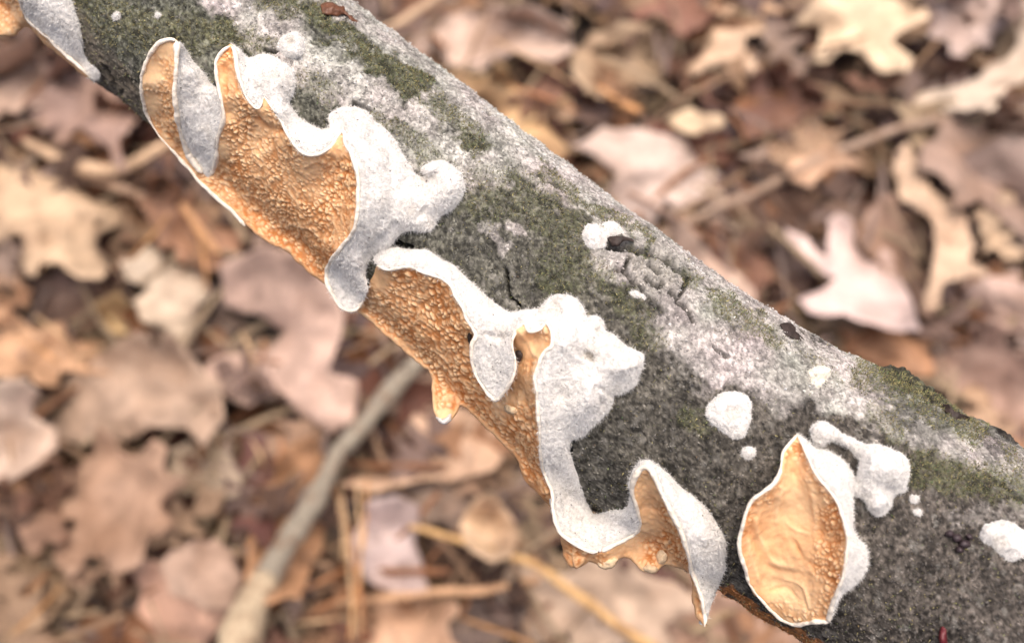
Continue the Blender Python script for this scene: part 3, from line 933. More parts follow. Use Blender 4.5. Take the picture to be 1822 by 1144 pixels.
sheet('pore_surface', [(1046, 992, 3)] + E_l + E_r[1:] + [(1246, 1105, 5.6), (1239, 1092, 5.2), (1232, 1053, 4.8), (1227, 1022, 3.8), (1222, 1016, 3.4), (1194, 1003, 2.5), (1176, 1008, 3), (1165, 1019, 3), (1146, 1015, 3),
      (1134, 1004, 2.6), (1114, 990, 2.5), (1100, 994, 3), (1090, 1006, 3.5), (1074, 1008, 3.5), (1060, 1000, 3)],
      [(1150, 860, 4), (1155, 900, 2.6), (1170, 940, 2.2), (1160, 970, 2.0), (1190, 960, 2.8), (1205, 990, 3.6), (1120, 975, 3.2), (1234, 1035, 6.4), (1180, 900, 4.6)],
      M_PORE, fD, sp=1.9, thick=1.1,
      teeth=dict(amp=.34, cell=.85, wrinkle=.9, smooth=[(1150, 880, 34, .85), (1155, 930, 30, .85), (1110, 980, 40, .8), (1185, 1000, 18, .8)],
                 tone=[(1145, 950, 26, .35), (1185, 992, 14, .7), (1150, 1015, 14, .8), (1095, 1000, 12, .7), (1070, 990, 16, -.6), (1150, 900, 30, -.05), (1200, 960, 30, -.35), (1110, 990, 12, -.3)]))
D_out = [(1248, 1112, 5.8), (1260, 1094, 5), (1272, 1056, 3), (1281, 1036, 1.2), (1291, 1012, .7), (1292, 991, .6), (1291, 963, .6), (1277, 936, .5), (1260, 908, .5), (1236, 884, .6), (1212, 867, .7), (1187, 843, 1), (1167, 825, 2), (1148, 818, 3.4), (1130, 830, 2.6),
         (1119, 853, 2), (1121, 880, 1.6), (1118, 898, 1.2), (1108, 907, 1), (1088, 906, .8), (1060, 914, .5), (1046, 898, .5), (1036, 867, .5), (1026, 840, .5), (1016, 812, .8), (1013, 795, 1), (1018, 783, .7), (1041, 774, .5),
         (1058, 757, .5), (1074, 743, .5), (1088, 726, .5), (1094, 706, .5), (1111, 698, .7), (1130, 687, 1), (1139, 665, 1.5), (1147, 642, 2), (1141, 627, 2), (1114, 614, 1.5), (1097, 599, 1), (1078, 586, 1), (1073, 568, 1),
         (1060, 561, 1), (1045, 563, .8), (1038, 550, .8), (1027, 532, 1), (1007, 523, 1.2), (988, 524, 1.2), (972, 535, 1), (957, 547, 1), (932, 551, 1), (911, 556, .6), (897, 550, .5), (875, 535, .5), (853, 515, .5), (833, 498, .5),
         (811, 476, .5), (786, 462, .5), (760, 446, .5), (727, 443, .5), (697, 441, .6), (678, 446, 1.2), (664, 458, 2)]
sheet('cap', D_a + D_tongue + D_b + E_l + E_r[1:-1] + D_out,
      [(740, 460, 4), (800, 485, 4.6), (840, 540, 4.6), (870, 560, 4), (890, 600, 4.2), (880, 592, 4.4), (880, 650, 4.6), (885, 690, 5.4), (930, 562, 3.5), (1000, 562, 4.4), (1010, 543, 2.2), (990, 545, 1.8), (1020, 600, 5.5), (990, 640, 5.5),
       (1000, 700, 3.2), (1045, 690, 5.2), (1060, 640, 3.2), (1048, 630, 2.6), (1100, 655, 4.4), (1125, 640, 4.2), (1085, 622, 3.8), (1030, 740, 5), (1005, 750, 3.2), (985, 790, 4.5), (1000, 850, 2.6), (975, 740, 6), (990, 830, 3.5), (1070, 700, 4), (1090, 680, 2.8),
       (1005, 900, 3.5), (1030, 920, 2.6), (1060, 940, 3), (1095, 930, 4), (1020, 950, 4.2), (1065, 962, 3.8), (1110, 950, 4.4), (1200, 880, 5), (1230, 935, 6), (1260, 980, 4.2), (1250, 1020, 5.8), (1275, 960, 2.4), (1255, 940, 4.4)],
      M_FELT, fD, sp=2.2, thick=1.2, felt=.45, folds=[([(967, 640), (968, 700), (972, 760), (976, 820), (990, 860)], 3, -.5), ([(1045, 626), (1052, 634)], 5, -1.3), ([(1000, 615), (1040, 646), (1090, 656), (1130, 648)], 6, .7), ([(1088, 702), (1062, 690), (1072, 722)], 6, -.9), ([(860, 592), (885, 602), (910, 597)], 5, -.5), ([(1172, 848), (1200, 905), (1230, 985), (1243, 1040)], 3, -.5), ([(985, 880), (1000, 925), (1040, 955), (1080, 965)], 3.5, -.5), ([(1010, 565), (1030, 580), (1065, 590)], 5, -.7), ([(990, 540), (1000, 560)], 5, -.7), ([(955, 565), (985, 560)], 4, -.6), ([(852, 610), (850, 650), (862, 684)], 3, -.4), ([(860, 540), (885, 565), (915, 572)], 4, -.3)], tints=[(985, 545, 16, .7), (960, 560, 14, .5), (1048, 630, 10, 1), (1060, 590, 20, .4), (1060, 640, 24, .4), (1010, 690, 30, .35), (1000, 830, 24, .3), (1015, 880, 30, .45), (890, 600, 20, .4), (880, 660, 30, .3), (1100, 690, 14, .4), (1030, 930, 24, .35), (1255, 990, 30, .3), (1130, 650, 14, .3)], fuzz=('D', 74000))
margin('margin', D_a + D_tongue + D_b, .42, M_MARGIN, fD, tint=.2)
margin('margin', E_l + E_r[1:], .42, M_MARGIN, fD, tint=.12)
sheet('drip_tip', [(777, 742, 3), (790, 744, 3.2), (800, 736, 3), (804, 746, 3), (792, 755, 3.4), (781, 750, 3.4)], [(790, 748, 3.9)], M_FELT, fD, thick=.8, felt=.9, jag=2.0, rnd=(4, .4), sp=2)
sheet('drip_tip', [(1062, 1000, 3.5), (1078, 992, 4), (1099, 992, 4), (1096, 1004, 4), (1080, 1011, 4), (1066, 1008, 3.6)], [(1082, 1000, 4.6)], M_CREAM, fD, thick=.8, felt=.9, jag=2.0, rnd=(5, .5), sp=2)
sheet('drip_tip', [(1142, 1008, 3.2), (1155, 1006, 3.6), (1168, 1010, 3.6), (1165, 1020, 3.5), (1150, 1018, 3.4)], [(1156, 1012, 4.2)], M_CREAM, fD, thick=.8, felt=.9, jag=2.0, rnd=(4, .4), sp=2)
sheet('drip_tip', [(1168, 985, 3), (1180, 980, 3.4), (1188, 990, 3.4), (1184, 1002, 3.2), (1172, 1003, 3)], [(1178, 992, 4.2)], M_CREAM, fD, thick=.8, felt=.9, jag=2.0, rnd=(5, .4), sp=2)
sheet('drip_tip', [(1016, 990, 3), (1032, 985, 3.4), (1044, 990, 3.2), (1036, 1006, 3), (1024, 1011, 3)], [(1032, 996, 4)], M_PORE, fD, thick=.8, rnd=(5, .4), sp=2, teeth=dict(amp=.1, cell=.8, wrinkle=.4))
sheet('nodule', [(896, 724, 2.0), (906, 722, 2.8), (920, 727, 2.8), (926, 737, 2), (912, 738, 2), (900, 734, 2)], [(910, 730, 3.4)], M_CREAM, fD, thick=.8, felt=.9, jag=2.0, rnd=(5, .5), sp=2)
sheet('hole_shade_patch', [(915, 627, 2.9), (921, 623, 3.1), (928, 627, 3.1), (929, 637, 3.1), (923, 643, 3), (916, 638, 2.9)], [(922, 633, 3.2)], M_FLAKE_AND_SHADE, fD, thick=.5, rnd=(3, .2), sp=2)  # black skin over the pores, painting the shade inside a hole
sheet('slit_shade_strip', [(829, 566, 4.6), (832, 563, 4.7), (839, 580, 5.1), (838, 605, 4.5), (835, 613, 4.0), (831, 590, 4.5)], [(835, 588, 4.8)], M_FLAKE_AND_SHADE, fD, thick=.5, rnd=(3, .2), sp=2)  # thin black strip standing in for the shade in a slit
hairs(fD, 'D')
grit(fD, 'D', 44)

# ---- F: separate round shell lower right
F_left = [(1418, 773, 4), (1406, 789, 4.2), (1395, 805, 4.6), (1391, 828, 5), (1381, 857, 5.5), (1356, 875, 6), (1333, 898, 6), (1322, 933, 6.5), (1315, 968, 6.5), (1325, 1007, 6.5), (1336, 1045, 6.5), (1364, 1077, 6.5),
          (1391, 1100, 6.5), (1422, 1110, 6.5), (1453, 1105, 6.5), (1474, 1106, 6)]
F_right = [(1474, 1106, 6), (1476, 1088, 6.5), (1486, 1062, 7), (1496, 1038, 7.5), (1503, 1011, 8), (1508, 972, 8), (1503, 933, 8), (1490, 893, 7.5), (1469, 865, 7), (1449, 842, 6.5), (1437, 813, 6), (1427, 790, 5), (1418, 773, 4)]
fF = thing('bracket_fungus', 'round shell-shaped fungus with orange wrinkled inside at the lower right of the branch', 'fungus', G_FUN)
sheet('pore_surface', F_left + F_right[1:-1],
      [(1415, 800, 3.6), (1412, 840, 3.1), (1440, 880, 3.6), (1380, 900, 2.2), (1350, 960, 2.6), (1370, 1040, 2.8), (1420, 960, 1.9), (1440, 1060, 4.2), (1484, 960, 5), (1466, 900, 5), (1455, 1020, 4.2), (1345, 1010, 4), (1400, 1000, 2.1)],
      M_PORE, fF, sp=1.7, thick=1.1,
      teeth=dict(amp=.36, cell=.85, wrinkle=.7, folds=[([(1391, 868), (1383, 900), (1381, 928)], 4, .35), ([(1340, 902), (1336, 933), (1348, 972), (1367, 1007), (1406, 1018), (1437, 1022)], 5, -.5), ([(1350, 890), (1345, 935), (1358, 968), (1376, 998), (1410, 1008)], 4, .3), ([(1437, 848), (1449, 894), (1453, 948), (1461, 987)], 5, .45), ([(1414, 964), (1430, 995), (1453, 1007)], 3.5, -.35), ([(1400, 930), (1420, 945), (1440, 950)], 3, .25), ([(1370, 1050), (1400, 1045), (1420, 1070)], 3, -.3), ([(1400, 1030), (1430, 1045), (1440, 1080)], 3, .3), ([(1330, 960), (1338, 1000), (1352, 1035)], 3, .3)], smooth=[(1390, 960, 78, .96), (1412, 840, 30, .7), (1420, 890, 44, .95), (1360, 1030, 50, .9), (1420, 1050, 50, .8)],
                 tone=[(1430, 900, 34, .5), (1400, 880, 20, .3), (1390, 1000, 40, .1), (1340, 930, 24, -.2), (1480, 950, 30, -.35), (1365, 985, 16, -.3), (1400, 820, 14, -.2), (1425, 1070, 40, .1), (1350, 1060, 14, -.4)]))
sheet('cap', F_right + [(1437, 787, 1.5), (1453, 800, .7), (1480, 805, .7), (1504, 823, .7), (1519, 851, .7), (1516, 875, .7), (1517, 917, .7), (1520, 948, .7), (1535, 967, .8), (1543, 987, .8), (1540, 1011, .8), (1523, 1037, .8),
      (1504, 1052, 1), (1493, 1064, 2.5), (1480, 1092, 4.5)][::1],
      [(1472, 832, 5), (1500, 862, 4.6), (1510, 940, 4.8), (1528, 1000, 3.4), (1512, 1025, 4.4), (1508, 900, 4.2)], M_FELT, fF, sp=2.2, thick=1.2, felt=.4, folds=[([(1442, 800), (1458, 838), (1480, 866), (1500, 895), (1513, 935)], 3, -.5), ([(1515, 960), (1512, 1010), (1495, 1050)], 4, -.5)], fuzz=('F', 20000))
margin('margin', F_left, .40, M_MARGIN, fF, tint=.15)
margin('margin', F_right, .45, M_MARGIN, fF, tint=.15)
hairs(fF, 'F')
grit(fF, 'F', 8)

# ---- G: white knobbly growth
fG = thing('crust_fungus', 'knobbly white growth with a bent arm, right of the round shell fungus', 'fungus', 'small white fungus growths on the bark')
sheet('cap', [(1445, 780, .7), (1445, 762, .7), (1457, 750, .7), (1476, 752, .7), (1492, 766, .6), (1515, 778, .6), (1542, 789, .6), (1569, 792, .6), (1600, 805, .6), (1616, 820, .6), (1618, 848, .6), (1612, 875, .6), (1593, 882, .6),
      (1582, 906, .6), (1566, 917, .6), (1550, 910, .6), (1538, 886, .6), (1517, 880, .6), (1514, 862, .8), (1524, 850, .8), (1528, 820, .5), (1508, 799, .5), (1488, 786, .5), (1468, 788, .5), (1458, 796, .5)],
      [(1460, 768, 2.6), (1475, 768, 2.4), (1510, 788, 2.2), (1550, 812, 4.8), (1590, 822, 5.2), (1600, 850, 4.4), (1560, 860, 3.4), (1568, 895, 2.8), (1536, 840, 3), (1545, 870, 3), (1495, 776, 2.4), (1575, 845, 4.6)],
      M_FELT, fG, sp=2.2, thick=1.5, felt=.75, jag=1.8, fuzz=('G', 20000))
hairs(fG, 'G', .0006)

# ---- small discs and specks
G_SM = 'small white fungus growths on the bark'


def blob(label, outline, h, cnt=2500, mat=None, felt=.3, extra=(), base_h=.1, name='crust_fungus', tints=()):
    t = thing(name, label, 'fungus', G_SM)
    O = np.array(outline, float)
    c = O[:, :2].mean(0)
    ct = [(c[0], c[1], h * .6)] + [(a_, b_, c_ * .7) for a_, b_, c_ in extra]
    cnt = int(cnt * 1.6)
    key = label
    r = np.abs(O - c).max()
    sheet('cap', [(x, y, base_h) for x, y in O], ct, mat or M_FELT, t, sp=1.8, rnd=(4, .35), thick=1.0, felt=felt * 1.3, step=2.5, jag=1.5, tints=tints, fuzz=(key, cnt) if cnt else None)
    if cnt:
        hairs(t, key, .0005)
    return t


def circ(x, y, rx, ry=None, n=12, j=.1):
    ry = ry or rx
    return [(x + rx * math.cos(a) * random.uniform(1 - j, 1 + j), y + ry * math.sin(a) * random.uniform(1 - j, 1 + j)) for a in [i / n * 2 * math.pi for i in range(n)]]


blob('round white fungus disc on dark bark with a faint beige centre', [(1255, 735), (1262, 715), (1278, 701), (1300, 695), (1322, 698), (1335, 712), (1338, 735), (1333, 760), (1325, 778), (1305, 782), (1285, 768), (1265, 755)], 1.9, 4500,
     extra=[(1285, 715, 2.0), (1318, 718, 2.0), (1280, 745, 2.0), (1315, 755, 2.0), (1300, 732, 1.2)], tints=[(1300, 733, 18, .5)])
blob('small white dot just below the round white disc on dark bark', circ(1332, 805, 14, 12), 1.6, 900)
blob('round fluffy white button beside the top of the largest fungus', circ(519, 82, 26, 25), 3.0, 3500, extra=[(505, 74, 2.6), (530, 95, 2.8), (517, 76, 1.6), (528, 68, 2.6)], tints=[(517, 76, 9, .8)])
blob('white crumbly fungus patch by the cracked knot scar below the top edge', [(1037, 415), (1042, 402), (1056, 396), (1072, 397), (1090, 394), (1104, 402), (1112, 417), (1095, 423), (1082, 428), (1077, 440), (1062, 444), (1046, 441), (1039, 430)], 2.6, 3500, felt=.6,
     extra=[(1060, 415, 3.2), (1090, 408, 2.8)])
blob('white fleck at the lower edge of the knot scar', [(1120, 520), (1126, 515), (1140, 520), (1149, 528), (1146, 535), (1134, 531), (1124, 528)], 1.2, 700)
blob('cream coloured scrap of fungus on pale grey bark near the right end', [(1438, 656), (1450, 652), (1473, 654), (1476, 665), (1471, 680), (1462, 692), (1445, 694), (1439, 678)], 2.6, 900, M_CREAMY, 1.0, extra=[(1450, 662, 4.0), (1464, 672, .8), (1450, 685, 3.4), (1466, 660, 3.4)])
blob('white disc cut off by the right edge of the photo', [(1742, 955), (1747, 938), (1763, 928), (1782, 924), (1802, 928), (1820, 940), (1850, 950), (1855, 985), (1822, 992), (1800, 999), (1786, 992), (1776, 983), (1762, 973), (1748, 966)], 2.2, 4000, felt=.3,
     tints=[(1785, 965, 16, .5), (1770, 950, 14, .4)], extra=[(1755, 945, 2.6), (1790, 935, 2.8), (1780, 960, 2.0), (1800, 975, 2.6)])
blob('upper of two white crumbs right of the knobbly growth', circ(1626, 887, 10, 8, 8, .2), 1.3, 500)
blob('lower of two white crumbs right of the knobbly growth', circ(1633, 911, 8, 7, 8, .2), 1.2, 400)
blob('tiny white dot near the upper left corner of the bark', circ(208, 30, 9, 8, 8, .15), 1.1, 500)
blob('tiny cream speck beside the dark flake on the top edge', circ(1378, 576, 7, 5, 8, .15), 1.2, 0, M_CREAM)
blob('faint pale dot beside the tiny white dot at upper left', circ(282, 26, 7, 6, 8, .2), .8, 200)

# ---- branch details: flakes, bud, splinters
def flake(name, outline, ctrl, mat, label):
    o = sheet(name, outline, ctrl, mat, branch, sp=2.0, rnd=(3, .2), thick=.5, felt=.7, jag=3.6)
    tag(o, label)
    return o


flake('bark_flake', [(575, 8, 1), (590, 8, 2.2), (608, 14, 2.6), (622, 24, 2.2), (640, 40, .8), (622, 37, 1.0), (606, 28, .8), (588, 26, .8), (578, 24, .8)], [(600, 20, 1.6)], M_FLAKE, 'curled glossy brown bark flake')
flake('bark_flake', [(1390, 582, 1.5), (1400, 577, 2.5), (1415, 582, 3), (1427, 594, 2.8), (1431, 608, 1), (1418, 606, 1), (1400, 598, 1)], [(1412, 592, 2.4)], M_FLAKE_AND_SHADE, 'blackish raised bark flake')
flake('bark_flake', [(1083, 424, .8), (1100, 422, 2.2), (1128, 428, 1.8), (1112, 434, .8), (1095, 438, .6)], [(1105, 429, 1.8)], M_FLAKE_AND_SHADE, 'dark chip against the white crumbly patch')
flake('bark_flake', [(1675, 722, 1), (1690, 722, 3), (1712, 736, 3), (1722, 748, 1.2), (1700, 746, 1), (1684, 736, 1)], [(1698, 736, 2.4)], M_FLAKE_AND_SHADE, 'ragged dark flake on the knot')
for (x, y, r) in ((1690, 950, 9), (1703, 958, 10), (1717, 968, 11), (1708, 978, 8), (1725, 955, 7)):
    o = sheet('bud_scale', [(a, b, .5) for a, b in circ(x, y, r, r * .8, 9, .15)], [(x, y, 1.3)], M_BUD, branch, sp=2, rnd=(5, .5), thick=.8, felt=.4)
o = sheet('red_stub', [(1672, 1118, .6), (1682, 1116, 1), (1686, 1136, 1), (1684, 1160, 1), (1673, 1160, .6)], [(1679, 1138, 2)], mat_plain('red_stem', (.12, .015, .02), .5), branch, sp=2, rnd=(4, .5), thick=.8, felt=.2)

# moss tufts and lichen crumbs standing on the bark
def crumbs(name, mask, count, mode, label=None):
    idx = vi
    pr = mask * (front[idx]) * ((np.abs(Q[:, 0] - 911) < 960) & (np.abs(Q[:, 1] - 572) < 620))
    pr = np.clip(pr, 0, None); pr /= pr.sum()
    pick = RNG.choice(len(idx), count, p=pr)
    P = BP[idx[pick]]; N = DF[idx[pick]]
    m = count
    P = P + RNG.normal(0, .00012, (m, 3))
    base = col[pick]
    if mode == 'moss':
        r = RNG.normal(0, 1, (m, 3)); d = N * 0.9 + r * .55; d /= np.linalg.norm(d, axis=1, keepdims=True)
        L = RNG.uniform(.0002, .00065, m)[:, None]
        s = np.cross(d, RNG.normal(0, 1, (m, 3))); s /= np.linalg.norm(s, axis=1, keepdims=True)
        w = RNG.uniform(.00005, .00011, m)[:, None]
        s2 = np.cross(d, s)
        V = np.stack([P - s * w, P + s * w, P + s2 * w, P + d * L], 1).reshape(-1, 3)
        b = (np.arange(m) * 4)[:, None]
        Fs = np.concatenate([b + [[0, 1, 3]], b + [[1, 2, 3]], b + [[2, 0, 3]]]).tolist()
        c = np.array([0.125, 0.122, 0.06]) * RNG.uniform(.35, 1.7, (m, 1)) * (1 + RNG.normal(0, .12, (m, 3)))
        y_ = RNG.random(m) < .3
        c[y_] = np.array([.30, .265, .12]) * RNG.uniform(.6, 1.2, (y_.sum(), 1))
        c = np.repeat(np.clip(c, .01, .6), 4, axis=0)
    else:
        # flat crumbs: small irregular tetrahedra pressed on the crust
        t1 = np.cross(N, RNG.normal(0, 1, (m, 3))); t1 /= np.linalg.norm(t1, axis=1, keepdims=True)
        t2 = np.cross(N, t1)
        a = RNG.uniform(.0001, .00035, (m, 1)); b_ = a * RNG.uniform(.3, .7, (m, 1)); hz = RNG.uniform(.00008, .00022, (m, 1))
        V = np.stack([P + t1 * a, P + t2 * b_, P - t1 * a, P - t2 * b_, P + N * hz + t1 * a * .3], 1).reshape(-1, 3)
        b = (np.arange(m) * 5)[:, None]
        Fs = np.concatenate([b + [[0, 1, 4]], b + [[1, 2, 4]], b + [[2, 3, 4]], b + [[3, 0, 4]]]).tolist()
        k_ = RNG.uniform(0.6, 1.55, (m, 1))
        c = np.clip(base * k_ + RNG.uniform(0, .035, (m, 1)), .008, .55)
        c = np.repeat(c, 5, axis=0)
    o = mesh_obj(name, V, Fs, M_CRUMB, branch, smooth=False, attrs={'col': c})
    tag(o, label, kind='stuff')


crumbs('moss_tufts', np.clip(mm * 1.3 - .35, 0, 1) ** 1.2 * (.3 + g2) + .05 * (1 - lm), 26000, 'moss', 'short olive and yellow-green moss tufts')
crumbs('lichen_crumbs', 0.5 + 0.5 * lm, 36000, 'crumb', 'grey lichen crumbs on the bark')

def dusty(c):
    m = sum(c) / 3
    t = (m * 1.12, m * .985, m * .87)
    return tuple(min(.9, (v * .52 + t_ * .48) * .99) for v, t_ in zip(c, t))


# ------------------------------------------------------------------ ground
def ground_sheet():
    n = 120
    xs = np.sinh(np.linspace(-3.6, 3.6, n)) / math.sinh(3.6) * 12
    X, Y = np.meshgrid(xs, xs)
    P = np.stack([X.ravel(), Y.ravel(), np.zeros(n * n)], -1)
    P[:, 2] = 0.006 * fbm(P * 9, 500, 3) - 0.010
    i = np.arange(n - 1)[:, None]; j = np.arange(n - 1)[None]
    a = i * n + j
    fcs = np.stack([a, a + 1, a + n + 1, a + n], -1).reshape(-1, 4)
    o = mesh_obj('ground', P, fcs, M_SOIL)
    tag(o, 'dark forest soil under the fallen leaves', kind='structure')


ground_sheet()


def srgb(*c):
    return tuple((x / 12.92 if x <= .04045 else ((x + .055) / 1.055) ** 2.4) for x in c)


def petiole(p0, p1, r, parent, c, name='leaf_stalk'):
    n = 6
    T = (p1 - p0) / np.linalg.norm(p1 - p0)
    a = np.cross(T, [0, 0, 1.0]); a /= np.linalg.norm(a); b = np.cross(T, a)
    V, Fs = [], []
    for k in range(n + 1):
        t = k / n
        c0 = p0 + (p1 - p0) * t + np.array([0, 0, .004]) * math.sin(t * 3)
        for j in range(5):
            th = j / 5 * 2 * math.pi
            V.append(c0 + (a * math.cos(th) + b * math.sin(th)) * r * (1 - .4 * t))
    Fs = ring_faces(n + 1, 5).tolist() + [[4, 3, 2, 1, 0], [n * 5 + j for j in range(5)]]
    o = mesh_obj(name, V, Fs, M_TWIG, parent)
    o.color = (*c, 1)
    return o


def leaf_solid(V2, T, P, up, thick=.0005):
    N = vnormals(P, T)
    n = len(P)
    E = set()
    for t in T.tolist():
        for i in range(3):
            E.add((t[i], t[(i + 1) % 3]))
    bnd = [(a, b) for (a, b) in E if (b, a) not in E]
    return np.concatenate([P, P - N * thick]), T.tolist() + (T[:, ::-1] + n).tolist() + [[b, a, a + n, b + n] for a, b in bnd]


def ccw(V2, T, s=1):
    a, b, c = V2[T[:, 0]], V2[T[:, 1]], V2[T[:, 2]]
    cr = ((b[:, 0] - a[:, 0]) * (c[:, 1] - a[:, 1]) - (b[:, 1] - a[:, 1]) * (c[:, 0] - a[:, 0])) * s
    return np.where((cr < 0)[:, None], T[:, ::-1], T)


HERO = []


def hero_leaf(name, label, short, colr, outline, z=.03, tilt=(0, 0), curl=1.0, stalk=None, cat='leaf', sharp=False):
    """a fallen leaf lying on the litter: outline given where its edge meets the ground plane"""
    O = np.array(outline, float)
    poly = catmull(O, 9, closed=True)[:, :2]
    if name == 'oak_leaf':
        m_ = O[:, :2].mean(0)
        lin = np.concatenate([O[i][None, :2] + (np.roll(O, -1, 0)[i] - O[i])[None, :2] * np.linspace(0, 1, 6)[:-1, None] for i in range(len(O))])
        poly = lin
    jit = np.stack([fbm(np.stack([poly[:, 0] * .03, poly[:, 1] * .03, poly[:, 0] * 0 + k_], -1), 650, 3) for k_ in (hash_id(label) * 9, 3 + hash_id(label) * 9)], -1)
    if name == 'broad_leaf' and 'round' not in label and 'oval' not in label:
        hk = hash_id(label + 'l')
        cc_ = poly.mean(0); rel_ = poly - cc_
        an = np.arctan2(rel_[:, 1], rel_[:, 0])
        n_l = 5 + int(hk * 4)
        sw = np.sin(an * n_l + hk * 20 + .6 * np.sin(an * 2 + hk * 9))
        poly = cc_ + rel_ * (1.06 + .17 * np.tanh(sw * 2.2))[:, None]
    poly = poly + jit * (9 if name == 'oak_leaf' else 24)
    V2, T = fill_poly(poly, 14)
    T = np.array([t for t in T if len(t) == 3])
    G = on_ground(V2[:, 0], V2[:, 1], z)
    c = G.mean(0)
    k = hash_id(label)
    L = np.ptp(G[:, :2], axis=0).max()
    rel = G - c
    dz = rel[:, 0] * (tilt[0] + .5 * math.sin(k * 40)) + rel[:, 1] * (tilt[1] + .5 * math.cos(k * 57))
    dist = seg_dist(V2, poly)
    wav = (fbm(G * 30 + k, 600, 4) * .022 + (1 - np.abs(fbm(G * 22 + k, 610, 2)) * 4).clip(0, 1) * .006) * curl
    ax = k * 2.4
    u = rel[:, 0] * math.cos(ax) + rel[:, 1] * math.sin(ax)
    bend = (u ** 2) / L * (0.9 if k > .35 else -0.7) * curl * 1.8
    vein = -0.0012 * np.exp(-(np.abs(rel[:, 0] * math.sin(ax) - rel[:, 1] * math.cos(ax)) / .0025) ** 2)
    ribs = 0.0006 * np.sin((np.abs(u) + np.abs(rel[:, 1] * math.cos(ax) - rel[:, 0] * math.sin(ax))) * 520)
    zz = z + dz + wav + bend + vein + ribs
    zz = np.maximum(zz, .004)
    zz -= 0
    # slide along the camera ray is not wanted: the leaf is lifted straight up from its place, sized by its own height
    P = on_ground_var(V2, zz)
    T = ccw(P[:, :2], T)
    V, Fc = leaf_solid(V2, T, P, 1)
    o = mesh_obj(name, V, Fc, M_LEAF)
    o.color = (*srgb(*dusty(colr)), 1)
    tag(o, label, cat, 'fallen leaves on the forest floor')
    if stalk:
        a, b = stalk
        pa = on_ground(np.array([a[0]]), np.array([a[1]]), z + .004)[0]; pb = on_ground(np.array([b[0]]), np.array([b[1]]), z + .008)[0]
        petiole(pa, pb, .0011, o, srgb(colr[0] * .8, colr[1] * .7, colr[2] * .6))
    HERO.append((short, O[:, :2].mean(0), colr))
    return o


def on_ground_var(V2, zz):
    d = at(V2[:, 0], V2[:, 1], 1.0) - CAM
    t = (zz - CAM[2]) / d[:, 2]
    return CAM + d * t[:, None]


def hash_id(s):
    return (sum((i + 1) * ord(c) for i, c in enumerate(s)) % 997) / 997.0


